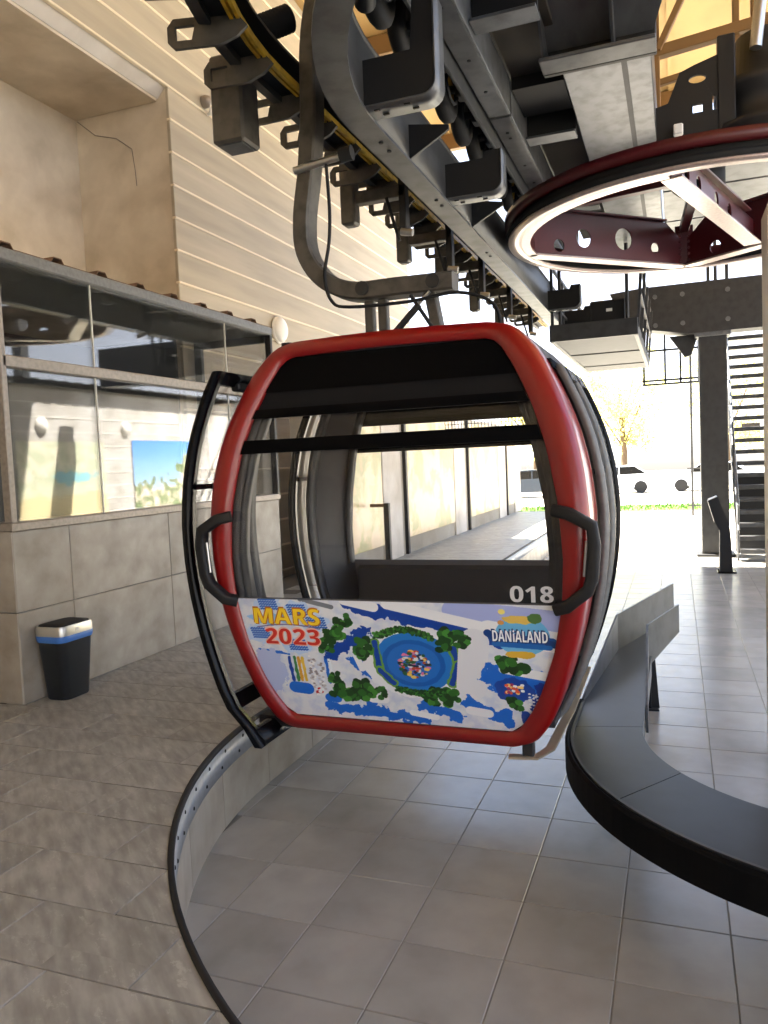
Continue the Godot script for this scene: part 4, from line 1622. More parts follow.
	# hanging box posts
	for q in [-4.42, -6.25, -7.65, -9.0, -10.6, -12.2]:
		st = S()
		var hw2 = 0.11 if q > -5 else 0.065
		box(st, Vector3(-2.55 - hw2, 3.62, q - hw2), Vector3(-2.55 + hw2, 4.15, q + hw2), 0.015)
		var hp = part(o, "box_post", st, M.hanger)
		st = S()
		box(st, Vector3(-2.52 - hw2, 3.612, q - hw2 + 0.03), Vector3(-2.58 + hw2, 3.622, q + hw2 - 0.03))
		part(hp, "end_cap", st, M.sheet)
		if q < -5:
			st = S()
			box(st, Vector3(-2.485, 3.78, q - 0.05), Vector3(-2.05, 3.88, q + 0.05), 0.008)
			part(hp, "door_cam_arm", st, M.hanger)
			st = S()
			box(st, Vector3(-2.1, 3.5, q - 0.05), Vector3(-2.04, 3.95, q + 0.05), 0.006)
			part(hp, "cam_plate", st, M.mid_paint)
			st = S(true)
			rod(st, Vector3(-2.07, 3.48, q + 0.1), Vector3(-1.97, 3.46, q + 0.1), 0.03, 10)
			part(hp, "roller", st, M.steel)
			st = S(true)
			rod(st, Vector3(-2.2, 3.78, q + 0.06), Vector3(-2.1, 3.42, q + 0.06), 0.014)
			part(hp, "spring_rod", st, M.black_matt)
	# coil of corrugated hose beside the hanger
	var c = thing("corrugated_hose", "short black corrugated hose beside the cabin hanger", "hose", Vector3(-2.3, 4.2, -4.6))
	st = S(true)
	var prof = []
	for i in 25:
		prof.append(Vector2(0.055 + 0.03 * (i % 2), i * 0.0135))
	prof.push_front(Vector2(0.0, 0.0)); prof.append(Vector2(0.0, 0.33))
	var dir = Vector3(0.6, 0.5, -0.66).normalized()
	var bx = dir.cross(Vector3.UP).normalized()
	lathe(st, prof, 18, Transform3D(Basis(bx, dir, bx.cross(dir)), Vector3(-2.47, 4.33, -4.5)))
	part(c, "bellows", st, M.rubber)
	st = S(true)
	rod(st, Vector3(-2.47, 4.33, -4.5) - dir * 0.12, Vector3(-2.47, 4.33, -4.5), 0.028, 10)
	part(c, "end_stub", st, M.black_matt)
	st = S()
	bar(st, Vector3(-2.44, 4.31, -4.53), Vector3(-2.4, 4.19, -4.53), 0.04, 0.05)
	part(c, "bracket", st, M.black_matt)

func build_conveyor():
	# driven tyres in a row over the guide beam
	var t = thing("tyre_conveyor", "row of black drive tyres between the steel beams overhead", "conveyor", Vector3(-1.4, 4.3, -8))
	var st
	var prof = [Vector2(0.10, -0.05), Vector2(0.19, -0.05), Vector2(0.215, -0.03), Vector2(0.22, 0.0), Vector2(0.215, 0.03), Vector2(0.19, 0.05), Vector2(0.10, 0.05), Vector2(0.10, -0.05)]
	st = S(true)
	var bs = Basis(Vector3(0, 0, 1), Vector3(1, 0, 0), Vector3(0, 1, 0))
	lathe(st, prof, 24, Transform3D(bs, Vector3.ZERO))
	var tyre = done(st)
	st = S(true)
	lathe(st, [Vector2(0.0, -0.03), Vector2(0.07, -0.03), Vector2(0.105, -0.045), Vector2(0.105, 0.045), Vector2(0.07, 0.03), Vector2(0.0, 0.03)], 16, Transform3D(bs, Vector3.ZERO))
	var hub = done(st)
	for i in 15:
		var z = -3.9 - i * 0.47
		var p = Vector3(-1.56, 4.33, z)
		var ty = place(t, "tyre", tyre, M.rubber, Transform3D(Basis(), p))
		var hb = MeshInstance3D.new()
		hb.name = "hub"
		hb.mesh = hub
		hb.material_override = M.yellow if i % 5 == 4 else M.grey_paint
		ty.add_child(hb, true)
		st = S(true)
		rod(st, p + Vector3(0.03, 0, 0), p + Vector3(0.17, 0, 0), 0.03, 10)
		part(t, "axle", st, M.mid_paint)
		st = S()
		box(st, p + Vector3(0.09, -0.08, -0.06), p + Vector3(0.158, 0.06, 0.06), 0.012)
		part(t, "bearing_block", st, M.grey_paint)
	st = S()
	box(st, Vector3(-1.4, 4.2, -10.9), Vector3(-1.375, 4.5, -3.7), 0.004)
	part(t, "side_beam", st, M.grey_paint)
	st = S()
	box(st, Vector3(-1.62, 4.97, -10.9), Vector3(-1.2, 5.02, -3.7), 0.006)
	part(t, "top_plate", st, M.dark_paint)
	st = S()
	box(st, Vector3(-1.95, 5.02, -10.9), Vector3(-0.9, 5.08, -3.0), 0.006)
	part(t, "cover_plate", st, M.dark_paint)
	# belt covers
	for i in 6:
		st = S(true)
		var z = -4.2 - i * 1.4
		tube(st, arc(Vector2(0, 0), 0.17, 0, 0, TAU, 20).map(func(q): return Vector3(-1.46, 4.33 + q.x, z + q.z)), 0.012, 6, false)
		part(t, "drive_belt", st, M.rubber)
	# motor tubes near the front
	for q in [[Vector3(-1.5, 4.55, -4.3), Vector3(-1.4, 4.5, -3.5), 0.09], [Vector3(-1.55, 4.12, -4.15), Vector3(-1.3, 4.15, -3.5), 0.06]]:
		st = S(true)
		rod(st, q[0], q[1], q[2], 16)
		part(t, "drive_motor", st, M.mid_paint)
	# inner channel with light flange
	var c = thing("inner_channel", "light grey steel channel with bolt holes beside the dark ceiling panels", "beam", Vector3(-1.3, 4.35, -7))
	for q in [[-4.3, -6.35], [-6.4, -8.5], [-8.55, -11.0]]:
		st = S()
		box(st, Vector3(-1.36, 4.32, q[1]), Vector3(-1.2, 4.34, q[0]), 0.003)
		var ch = part(c, "lower_flange", st, M.sheet)
		st = S()
		box(st, Vector3(-1.2, 4.32, q[1]), Vector3(-1.185, 4.6, q[0]), 0.003)
		part(c, "channel_web", st, M.galv)
		for z in [q[0] - 0.3, q[0] - 0.42, q[0] - 1.1, q[0] - 1.6]:
			st = S(true)
			rod(st, Vector3(-1.28, 4.315, z), Vector3(-1.28, 4.322, z), 0.014, 8)
			part(ch, "bolt_hole", st, M.black_matt)
	# ceiling panels and transoms
	var d = thing("machine_deck", "dark brown deck panels with light grey transoms above the wheel", "deck", Vector3(-0.9, 4.5, -7))
	for q in [[-3.0, -5.05], [-5.15, -7.05], [-7.15, -9.2], [-9.3, -11.5]]:
		st = S()
		box(st, Vector3(-1.18, 4.62, q[1]), Vector3(-0.76, 4.66, q[0]), 0.004)
		part(d, "deck_panel", st, M.ceil_panel)
	for z in [-3.0, -5.1, -7.1, -9.25]:
		st = S()
		box(st, Vector3(-1.18, 4.36, z - 0.09), Vector3(-0.76, 4.38, z + 0.09), 0.003)
		var tr = part(d, "transom", st, M.sheet)
		st = S()
		box(st, Vector3(-1.18, 4.38, z - 0.012), Vector3(-0.76, 4.62, z + 0.012), 0.003)
		part(tr, "transom_web", st, M.dark_paint)
	for q in [[-8.6, -9.9], [-9.95, -11.2], [-11.25, -12.4]]:
		st = S()
		box(st, Vector3(-0.1, 4.62, q[1]), Vector3(1.6, 4.66, q[0]), 0.004)
		part(d, "steel_panel", st, M.sheet)
	st = S()
	box(st, Vector3(-1.18, 4.52, -6.95), Vector3(-0.77, 4.62, -6.4), 0.004)
	part(d, "black_duct", st, M.black_matt)
	# girder with end plate
	var g = thing("box_girder", "wide pale metal box girder with a bolted end plate overhead", "girder", Vector3(-0.44, 4.45, -8.5))
	st = S()
	box(st, Vector3(-0.75, 4.45, -12.2), Vector3(-0.12, 4.95, -6.0), 0.008)
	part(g, "box_section", st, M.galv)
	st = S()
	box(st, Vector3(-0.33, 4.442, -12.0), Vector3(-0.29, 4.452, -6.05))
	part(g, "cable_strip", st, M.mid_paint)
	st = S()
	box(st, Vector3(-0.86, 4.36, -5.98), Vector3(-0.08, 5.2, -5.93), 0.008)
	part(g, "end_plate", st, M.mid_paint)
	st = S()
	box(st, Vector3(-0.86, 4.36, -5.93), Vector3(-0.08, 4.39, -5.72), 0.006)
	part(g, "shelf_plate", st, M.sheet)
	for x in [-0.82, -0.35]:
		st = S()
		extr(st, PackedVector2Array([Vector2(-5.93, 4.39), Vector2(-5.74, 4.39), Vector2(-5.3, 4.9), Vector2(-5.3, 5.2), Vector2(-5.93, 5.2)]), Transform3D(Basis(Vector3(0, 0, 1), Vector3(0, 1, 0), Vector3(-1, 0, 0)), Vector3(x, 0, 0)), 0.02)
		part(g, "gusset", st, M.grey_paint)
	for i in 5:
		st = S(true)
		rod(st, Vector3(-0.74 + i * 0.14, 4.47, -5.93), Vector3(-0.74 + i * 0.14, 4.47, -5.9), 0.026, 6)
		part(g, "bolt", st, M.mid_paint)
	st = S()
	var low = [Vector3(-0.84, 4.5, -5.9), Vector3(-0.1, 4.5, -5.9), Vector3(0.35, 5.35, -5.0), Vector3(-0.84, 5.35, -5.0)]
	loft(st, [low, low.map(func(q): return q + Vector3(0, 0.02, 0.01))])
	part(g, "cover_sheet", st, M.sheet)

func build_wheel():
	var c = Vector3(0.24, 3.74, -8.3)
	var R = 1.82
	var t = thing("bullwheel", "large dark red bullwheel overhead with reflected light painted pale into its underside flange", "wheel", c)
	var n = 96
	var st = S(true)
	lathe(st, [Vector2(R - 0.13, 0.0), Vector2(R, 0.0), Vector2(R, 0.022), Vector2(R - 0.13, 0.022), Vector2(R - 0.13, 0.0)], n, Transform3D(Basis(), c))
	part(t, "lower_flange", st, M.wheel_painted_sheen, "rim flange with reflected light painted in pale")
	st = S(true)
	lathe(st, [Vector2(R - 0.02, 0.022), Vector2(R + 0.02, 0.06), Vector2(R - 0.05, 0.085), Vector2(R - 0.06, 0.11), Vector2(R - 0.05, 0.135), Vector2(R - 0.09, 0.14), Vector2(R - 0.09, 0.022)], n, Transform3D(Basis(), c))
	part(t, "groove_liner", st, M.rubber)
	st = S(true)
	lathe(st, [Vector2(R - 0.04, 0.135), Vector2(R + 0.03, 0.14), Vector2(R + 0.03, 0.22), Vector2(R - 0.09, 0.22), Vector2(R - 0.09, 0.135)], n, Transform3D(Basis(), c))
	part(t, "upper_lip", st, M.wheel_red)
	# four I section chords inscribed in the rim, with round holes in their webs
	var rb = R - 0.1
	var H = 0.5
	for s in 3:
		H = 0.5 if s < 2 else 0.26
		var a = deg_to_rad([187.0, -94.0, 99.0][s])
		var b = deg_to_rad([-94.0, -10.0, -61.0][s])
		var p0 = c + Vector3(cos(a), 0, sin(a)) * (rb if s < 2 else rb - 0.1)
		var p1 = c + Vector3(cos(b), 0, sin(b)) * [rb, rb, 1.15][s]
		var u = (p1 - p0).normalized()
		var L = p0.distance_to(p1)
		var w = u.cross(Vector3.UP)
		var sp = Node3D.new()
		sp.name = "chord_beam"
		t.add_child(sp, true)
		sp.position = -t.position
		var hs = []
		for q in [[0.42, 0.14, 0.07], [0.75, 0.24, 0.1], [1.3, 0.27, 0.12], [1.75, 0.2, 0.06]]:
			if s == 2: q = [q[0], 0.14, 0.07]
			hs.append(circle2(Vector2(q[0], q[1]), q[2], 18))
		var edge = PackedVector2Array()
		for i in 9:
			edge.append(Vector2(0.02 + (L - 0.04) * i / 8.0, 0.022))
		edge.append(Vector2(L - 0.02, min(0.3, H)))
		for i in range(7, 0, -1):
			edge.append(Vector2(L * i / 8.0, H))
		edge.append(Vector2(0.02, min(0.3, H)))
		st = S()
		extr(st, with_holes(edge, hs), Transform3D(Basis(u, Vector3.UP, w), p0 - w * 0.008), 0.016)
		part(sp, "web_plate", st, M.wheel_red)
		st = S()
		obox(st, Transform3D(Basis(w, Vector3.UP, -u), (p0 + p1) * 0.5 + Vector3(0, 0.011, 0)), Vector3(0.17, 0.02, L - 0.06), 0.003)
		part(sp, "lower_chord_flange", st, M.wheel_painted_sheen)  # reflected light painted into the chord underside as well
		st = S()
		obox(st, Transform3D(Basis(w, Vector3.UP, -u), (p0 + p1) * 0.5 + Vector3(0, H + 0.01, 0)), Vector3(0.14, 0.02, L * 0.72), 0.003)
		part(sp, "upper_chord_flange", st, M.wheel_red)
		# bolted splice where two chords meet
		var v = (p0 - c).normalized()
		st = S()
		obox(st, Transform3D(Basis(Vector3.UP.cross(v), Vector3.UP, v), p0 + Vector3(0, 0.03 + H * 0.46, 0) - v * 0.03), Vector3(0.2, H * 0.88, 0.02), 0.003)
		part(sp, "splice_plate", st, M.wheel_red)
		st = S()
		for sx in [-0.05, 0.05]:
			for k in (6 if s < 2 else 3):
				var q = p0 - v * 0.04 + Vector3.UP.cross(v) * sx + Vector3(0, 0.08 + k * 0.07, 0)
				rod(st, q, q - v * 0.025, 0.018, 6)
		part(sp, "splice_bolts", st, M.wheel_red, "", "stuff")
		# upper tie to the hub
		if s == 2: continue
		st = S()
		bar(st, p0 + Vector3(0, H - 0.06, 0), c + v * 0.2 + Vector3(0, H - 0.02, 0), 0.1, 0.08, 0.006)
		part(sp, "hub_tie", st, M.wheel_red)
	H = 0.5
	var ra = R - 0.17
	var curve = []
	for i in 25:
		var a = PI * 0.5 + 0.16 + PI * 0.5 * i / 24.0
		curve.append(c + Vector3(cos(a) * ra, 0, sin(a) * ra))
	var cb = Node3D.new()
	cb.name = "curved_beam"
	t.add_child(cb, true)
	cb.position = -t.position
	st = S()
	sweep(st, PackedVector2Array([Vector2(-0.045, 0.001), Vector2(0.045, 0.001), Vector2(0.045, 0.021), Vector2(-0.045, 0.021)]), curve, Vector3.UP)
	part(cb, "lower_chord_flange", st, M.wheel_painted_sheen)
	st = S()
	sweep(st, PackedVector2Array([Vector2(-0.008, 0.02), Vector2(0.008, 0.02), Vector2(0.008, 0.2), Vector2(-0.008, 0.2)]), curve, Vector3.UP)
	part(cb, "web_plate", st, M.wheel_red)
	st = S(true)
	lathe(st, [Vector2(0.0, H - 0.16), Vector2(0.2, H - 0.16), Vector2(0.24, H - 0.12), Vector2(0.24, H + 0.06), Vector2(0.0, H + 0.06)], 32, Transform3D(Basis(), c))
	part(t, "hub", st, M.black_matt)
	# gearbox, motor and plate above
	var g = thing("drive_gearbox", "dark vertical gearbox and motor above the bullwheel hub", "gearbox", Vector3(0.6, 4.3, -7.8))
	st = S(true)
	lathe(st, [Vector2(0.0, 4.31), Vector2(0.5, 4.31), Vector2(0.5, 4.36), Vector2(0.36, 4.4), Vector2(0.36, 4.62), Vector2(0.42, 4.66), Vector2(0.42, 4.74), Vector2(0.27, 4.8), Vector2(0.24, 5.15), Vector2(0.0, 5.15)], 32, Transform3D(Basis(), Vector3(0.78, 0, -7.8)))
	part(g, "gear_housing", st, M.mid_paint)
	st = S(true)
	rod(st, Vector3(0.68, 4.95, -7.5), Vector3(0.75, 5.6, -7.52), 0.05, 14)
	part(g, "shaft_guard", st, M.steel)
	st = S()
	extr(st, with_holes(PackedVector2Array([Vector2(-0.12, 4.31), Vector2(0.5, 4.31), Vector2(0.5, 4.98), Vector2(0.2, 4.9), Vector2(0.08, 4.86), Vector2(-0.02, 4.62), Vector2(-0.12, 4.6)]), [circle2(Vector2(0.22, 4.78), 0.07, 16, 0.035), PackedVector2Array([Vector2(0.34, 4.5), Vector2(0.37, 4.5), Vector2(0.37, 4.62), Vector2(0.34, 4.62)]), PackedVector2Array([Vector2(0.18, 4.5), Vector2(0.26, 4.5), Vector2(0.26, 4.57), Vector2(0.18, 4.57)])]), Transform3D(Basis(), Vector3(0, 0, -7.5)), 0.03)
	part(g, "torque_plate", st, M.dark_paint)
	st = S()
	box(st, Vector3(0.38, 4.31, -7.6), Vector3(0.52, 5.1, -7.46), 0.01)
	part(g, "upright", st, M.dark_paint)
	st = S()
	box(st, Vector3(0.02, 4.32, -7.46), Vector3(0.1, 4.41, -7.39), 0.01)
	part(g, "junction_box", st, M.white)
	# frame under the roof, right
	var f = thing("roof_service_frame", "dark bracing frame below the golden roof at upper right", "frame", Vector3(0.3, 6.0, -9.5))
	for q in [[Vector3(-0.5, 5.97, -9.5), Vector3(2.2, 6.2, -9.5), 0.12, "cross_bar"], [Vector3(-0.5, 5.62, -9.5), Vector3(2.2, 5.98, -9.5), 0.07, "cross_bar"], [Vector3(-0.15, 4.9, -9.5), Vector3(-0.15, 8.95, -9.5), 0.1, "post"], [Vector3(0.67, 5.0, -9.5), Vector3(0.67, 8.95, -9.5), 0.07, "post"], [Vector3(0.86, 5.0, -9.5), Vector3(0.86, 8.95, -9.5), 0.09, "post"], [Vector3(-0.12, 6.0, -9.45), Vector3(0.6, 7.4, -9.45), 0.07, "brace"]]:
		st = S()
		bar(st, q[0], q[1], q[2], q[2], 0.008)
		part(f, q[3], st, M.roof_beam)
	# support pillar below the wheel, right edge of view
	var p = thing("wheel_support_pillar", "cream pillar at the right edge standing under the bullwheel", "pillar", Vector3(0.8, -0.49, -5.6))
	st = S()
	extr(st, PackedVector2Array([Vector2(0.555, -0.49), Vector2(1.1, -0.49), Vector2(1.1, 3.35), Vector2(0.64, 3.35), Vector2(0.555, 3.12)]), Transform3D(Basis(), Vector3(0, 0, -5.9)), 0.35)
	part(p, "shaft", st, M.cream_post)
	st = S()
	box(st, Vector3(0.6, -0.49, -5.92), Vector3(1.12, -0.4, -5.53), 0.01)
	part(p, "foot_plate", st, M.grey_paint)

func build_far_machinery():
	# catwalk
	var t = thing("service_catwalk", "grey hanging service catwalk with handrails over the exit", "catwalk", Vector3(-1.05, 3.2, -13.5))
	var st
	for i in 5:
		st = S()
		var x0 = -1.62 + i * 0.225
		box(st, Vector3(-1.6, 3.2 + 0.012 * (i % 2), -11.25 - i * 0.92 - 0.88), Vector3(-0.5, 3.24, -11.25 - i * 0.92), 0.012)
		part(t, "plank", st, M.plank)
	for q in [[Vector3(-1.64, 3.19, -15.9), Vector3(-1.58, 3.36, -11.2)], [Vector3(-0.52, 3.19, -15.9), Vector3(-0.46, 3.36, -11.2)], [Vector3(-1.64, 3.19, -11.24), Vector3(-0.46, 3.42, -11.18)]]:
		st = S()
		box(st, q[0], q[1], 0.006)
		part(t, "toe_board", st, M.grey_paint)
	for z in [-11.3, -12.4, -13.5, -14.6, -15.8]:
		st = S()
		bar(st, Vector3(-0.47, 3.3, z), Vector3(-0.4, 4.25, z), 0.04, 0.04)
		part(t, "rail_post", st, M.grey_paint)
		st = S()
		bar(st, Vector3(-1.61, 3.3, z), Vector3(-1.61, 4.25, z), 0.04, 0.04)
		part(t, "rail_post", st, M.grey_paint)
	for y in [3.75, 4.25]:
		for x in [-0.43, -1.61]:
			st = S()
			bar(st, Vector3(x, y, -11.3), Vector3(x, y, -15.8), 0.04, 0.04)
			part(t, "handrail", st, M.grey_paint)
	st = S()
	box(st, Vector3(-1.1, 3.42, -11.6), Vector3(-0.62, 3.72, -11.35), 0.02)
	part(t, "switch_cabinet", st, M.dark_paint)
	st = S()
	box(st, Vector3(-0.88, 3.56, -11.35), Vector3(-0.8, 3.6, -11.34))
	part(t, "cabinet_plate", st, M.white)
	for q in [Vector3(-1.5, 3.3, -11.3), Vector3(-0.6, 3.3, -15.6), Vector3(-1.5, 3.3, -15.6), Vector3(-0.6, 3.3, -11.3)]:
		st = S(true)
		rod(st, q, Vector3(q.x, 4.44, q.z), 0.025)
		part(t, "hanger_rod", st, M.mid_paint)
	# cross beam and column
	var b = thing("portal_beam", "heavy dark grey portal cross beam on a steel column", "beam", Vector3(0.65, -0.49, -16.6))
	st = S()
	extr(st, PackedVector2Array([Vector2(-1.2, 4.75), Vector2(-0.9, 4.2), Vector2(-0.5, 3.98), Vector2(0.25, 3.84), Vector2(5.0, 3.84), Vector2(5.0, 4.8), Vector2(-0.6, 4.8)]), Transform3D(Basis(), Vector3(0, 0, -16.85)), 0.5)
	part(b, "box_beam", st, M.mid_paint)
	for x in [-0.35, 0.15, 0.95, 1.6]:
		for y in [4.05, 4.6]:
			st = S(true)
			rod(st, Vector3(x, y, -16.36), Vector3(x, y, -16.33), 0.045, 10)
			part(b, "bolt", st, M.sheet)
	st = S()
	box(st, Vector3(0.43, -0.47, -16.85), Vector3(0.93, 3.84, -16.4), 0.015)
	part(b, "column", st, M.mid_paint)
	st = S()
	box(st, Vector3(0.33, -0.49, -16.95), Vector3(1.03, -0.44, -16.3), 0.008)
	part(b, "base_plate", st, M.mid_paint)
	st = S()
	box(st, Vector3(0.36, 3.76, -16.9), Vector3(1.0, 3.84, -16.35), 0.008)
	part(b, "cap_plate", st, M.sheet)
	st = S()
	extr(st, PackedVector2Array([Vector2(-0.1, 3.84), Vector2(0.43, 3.84), Vector2(0.3, 3.45), Vector2(0.18, 3.42)]), Transform3D(Basis(), Vector3(0, 0, -16.7)), 0.12)
	part(b, "knee_brace", st, M.mid_paint)
	for x in [0.62, 0.75, 0.95]:
		st = S()
		bar(st, Vector3(x, 4.8, -16.6), Vector3(x, 6.2, -16.6), 0.06, 0.06)
		part(b, "stanchion", st, M.mid_paint)
	# cage behind the catwalk
	var c = thing("rail_cage", "thin grey railing cage behind the catwalk", "railing", Vector3(0, 3.0, -17.5))
	for x in [-0.62, -0.2, 0.1, 0.45]:
		st = S()
		bar(st, Vector3(x, 3.0, -17.5), Vector3(x, 4.4, -17.5), 0.04, 0.04)
		part(c, "bar", st, M.grey_paint)
	for y in [3.0, 3.08, 3.7]:
		st = S()
		bar(st, Vector3(-0.65, y, -17.5), Vector3(1.0, y, -17.5), 0.04, 0.04)
		part(c, "rail", st, M.grey_paint)
	# stairs
	var s = thing("steel_staircase", "steep grey steel staircase with open treads beside the column", "stairs", Vector3(1.4, -0.49, -15.6))
	var n = 20
	var z0 = -15.6
	var run = 0.185
	var rise = 0.228
	for i in n:
		st = S()
		box(st, Vector3(1.06, -0.49 + (i + 1) * rise - 0.085, z0 - i * run - 0.24), Vector3(1.85, -0.49 + (i + 1) * rise, z0 - i * run), 0.006)
		part(s, "tread", st, M.grey_paint)
	for x in [1.03, 1.88]:
		st = S()
		bar(st, Vector3(x, -0.42, z0 - 0.1), Vector3(x, -0.42 + n * rise, z0 - 0.1 - n * run), 0.03, 0.22)
		part(s, "stringer", st, M.grey_paint)
		for k in [0.5, 0.95]:
			st = S(true)
			rod(st, Vector3(x, -0.4 + k, z0 + 0.05), Vector3(x, -0.4 + k + n * rise, z0 + 0.05 - n * run), 0.022)
			part(s, "handrail", st, M.sheet)
		for i in [0, 5, 10, 15, 19]:
			st = S(true)
			var p = Vector3(x, -0.42 + i * rise + 0.05, z0 - 0.05 - i * run)
			rod(st, p, p + Vector3(0, 0.95, 0.05), 0.02)
			part(s, "baluster", st, M.sheet)
	st = S()
	box(st, Vector3(1.25, 2.0, z0 - 10 * run - 0.27), Vector3(1.6, 2.1, z0 - 10 * run - 0.25))
	part(s, "notice_plate", st, M.frame)
	# closed riser block under the lowest steps
	st = S()
	box(st, Vector3(1.08, -0.49, z0 - 1.6), Vector3(1.83, 1.05, z0 - 1.5))
	part(s, "kick_board", st, M.dark_paint)
	# reader post
	var k = thing("pass_reader_kiosk", "slim black bent kiosk standing in front of the column", "kiosk", Vector3(0.72, -0.49, -14.3))
	st = S()
	extr(st, PackedVector2Array([Vector2(0.64, -0.47), Vector2(0.84, -0.47), Vector2(0.82, 0.1), Vector2(0.8, 0.32), Vector2(0.62, 0.8), Vector2(0.48, 0.74), Vector2(0.58, 0.36), Vector2(0.65, 0.22)]), Transform3D(Basis(), Vector3(0, 0, -14.45)), 0.3)
	part(k, "body", st, M.black_matt)
	st = S()
	bar(st, Vector3(0.478, 0.745, -14.3), Vector3(0.615, 0.805, -14.3), 0.28, 0.012)
	part(k, "top_edge", st, M.white, "pale top edge")
	st = S()
	bar(st, Vector3(0.474, 0.735, -14.3), Vector3(0.572, 0.37, -14.3), 0.28, 0.012)
	part(k, "display_face", st, M.sheet)
	st = S()
	box(st, Vector3(0.6, -0.49, -14.5), Vector3(0.9, -0.46, -14.1), 0.01)
	part(k, "foot", st, M.black)

# ---------------------------------------------------------------- guide in the pit
func build_guide():
	var t = thing("cabin_guide_trough", "dark curved guide trough on legs in the sunken floor", "guide", Vector3(0, -0.49, -4.5))
	var RO = 1.585
	var RI = 1.06
	var IC = Vector2(0.85, -4.56)
	var AX = 1.0
	var AZ = -4.48
	var y = 0.05
	# straight part
	var seam = PI - 0.63
	var cuts = [[null, PI], [PI, seam], [seam, seam - 0.95], [seam - 0.95, 0.2]]
	var st = S()
	extr(st, PackedVector2Array([Vector2(AX - RO, -7.0), Vector2(IC.x - RI, -7.0), Vector2(IC.x - RI, IC.y - 0.004), Vector2(AX - RO, AZ - 0.004)]), Transform3D(Basis(Vector3(1, 0, 0), Vector3(0, 0, 1), Vector3(0, -1, 0)), Vector3(0, y, 0)), 0.008)
	part(t, "top_sheet", st, M.guide_top)
	for k in range(1, 4):
		st = S()
		var n = 16
		for i in n:
			var a = lerp(cuts[k][0], cuts[k][1] + 0.004, float(i) / n)
			var b = lerp(cuts[k][0], cuts[k][1] + 0.004, float(i + 1) / n)
			var p = [Vector3(IC.x + RI * cos(a), y, IC.y + RI * sin(a)), Vector3(AX + RO * cos(a), y, AZ + RO * sin(a)), Vector3(AX + RO * cos(b), y, AZ + RO * sin(b)), Vector3(IC.x + RI * cos(b), y, IC.y + RI * sin(b))]
			quad(st, p[0], p[1], p[2], p[3], Vector3.UP)
			var d = Vector3(0, -0.008, 0)
			quad(st, p[0] + d, p[1] + d, p[2] + d, p[3] + d, Vector3.DOWN)
			quad(st, p[1], p[2], p[2] + d, p[1] + d, p[1] - Vector3(AX, y, AZ))
			quad(st, p[0], p[3], p[3] + d, p[0] + d, Vector3(AX, y, AZ) - p[0])
			if i == 0: quad(st, p[0], p[1], p[1] + d, p[0] + d, Vector3.LEFT)
			if i == n - 1: quad(st, p[2], p[3], p[3] + d, p[2] + d, Vector3.RIGHT)
		part(t, "top_sheet", st, M.guide_top if k != 2 else M.guide_top)
	# black rubber skirt around the outside, with a bright edge strip
	var path = [Vector3(AX - RO, 0, -5.0), Vector3(AX - RO, 0, -4.75)]
	path += arc(Vector2(AX, AZ), RO, 0, PI, 0.2, 60)
	st = S(true)
	st.set_smooth_group(-1)
	sweep(st, PackedVector2Array([Vector2(-0.035, -0.10), Vector2(0.0, -0.12), Vector2(0.03, -0.10), Vector2(0.03, 0.035), Vector2(-0.02, 0.055), Vector2(-0.035, 0.04)]), path, Vector3.UP)
	part(t, "bumper_skirt", st, M.guide_skirt)
	st = S(true)
	st.set_smooth_group(-1)
	sweep(st, PackedVector2Array([Vector2(-0.004, 0.05), Vector2(0.012, 0.05), Vector2(0.012, 0.06), Vector2(-0.004, 0.06)]), path, Vector3.UP)
	part(t, "edge_strip", st, M.grey_paint)
	path = [Vector3(IC.x - RI, 0, -6.2)] + arc(IC, RI, 0, PI, 0.2, 40)
	st = S(true)
	st.set_smooth_group(-1)
	sweep(st, PackedVector2Array([Vector2(-0.01, -0.10), Vector2(0.0, -0.10), Vector2(0.0, y - 0.002), Vector2(-0.01, y - 0.002)]), path, Vector3.UP)
	part(t, "inner_skirt", st, M.sheet)
	# flared entry walls
	var wall = func(pts, th):
		var s = S()
		for i in pts.size() - 1:
			var a = pts[i]
			var b = pts[i + 1]
			var d = Vector3(b[0] - a[0], 0, b[1] - a[1]).normalized()
			var nn = Vector3(-d.z, 0, d.x) * th * 0.5
			var ring_a = [Vector3(a[0], a[2], a[1]) + nn, Vector3(a[0], a[3], a[1]) + nn, Vector3(a[0], a[3], a[1]) - nn, Vector3(a[0], a[2], a[1]) - nn]
			var ring_b = [Vector3(b[0], b[2], b[1]) + nn, Vector3(b[0], b[3], b[1]) + nn, Vector3(b[0], b[3], b[1]) - nn, Vector3(b[0], b[2], b[1]) - nn]
			loft(s, [ring_a, ring_b])
		return s
	part(t, "entry_wall", wall.call([[-0.585, -4.95, 0.04, 0.07], [-0.47, -6.35, 0.0, 0.33], [-0.06, -7.75, 0.06, 0.36]], 0.014), M.sheet)
	part(t, "entry_wall", wall.call([[-0.2, -4.9, -0.1, 0.07], [-0.235, -6.15, -0.02, 0.3], [-0.015, -6.85, 0.1, 0.33]], 0.014), M.sheet)
	st = S()
	fan(st, [Vector3(-0.66, y - 0.004, -6.3), Vector3(-0.22, y - 0.004, -6.3), Vector3(-0.12, y - 0.004, -6.7), Vector3(-0.2, y - 0.004, -7.4), Vector3(-0.5, y - 0.004, -6.5)], Vector3.UP)
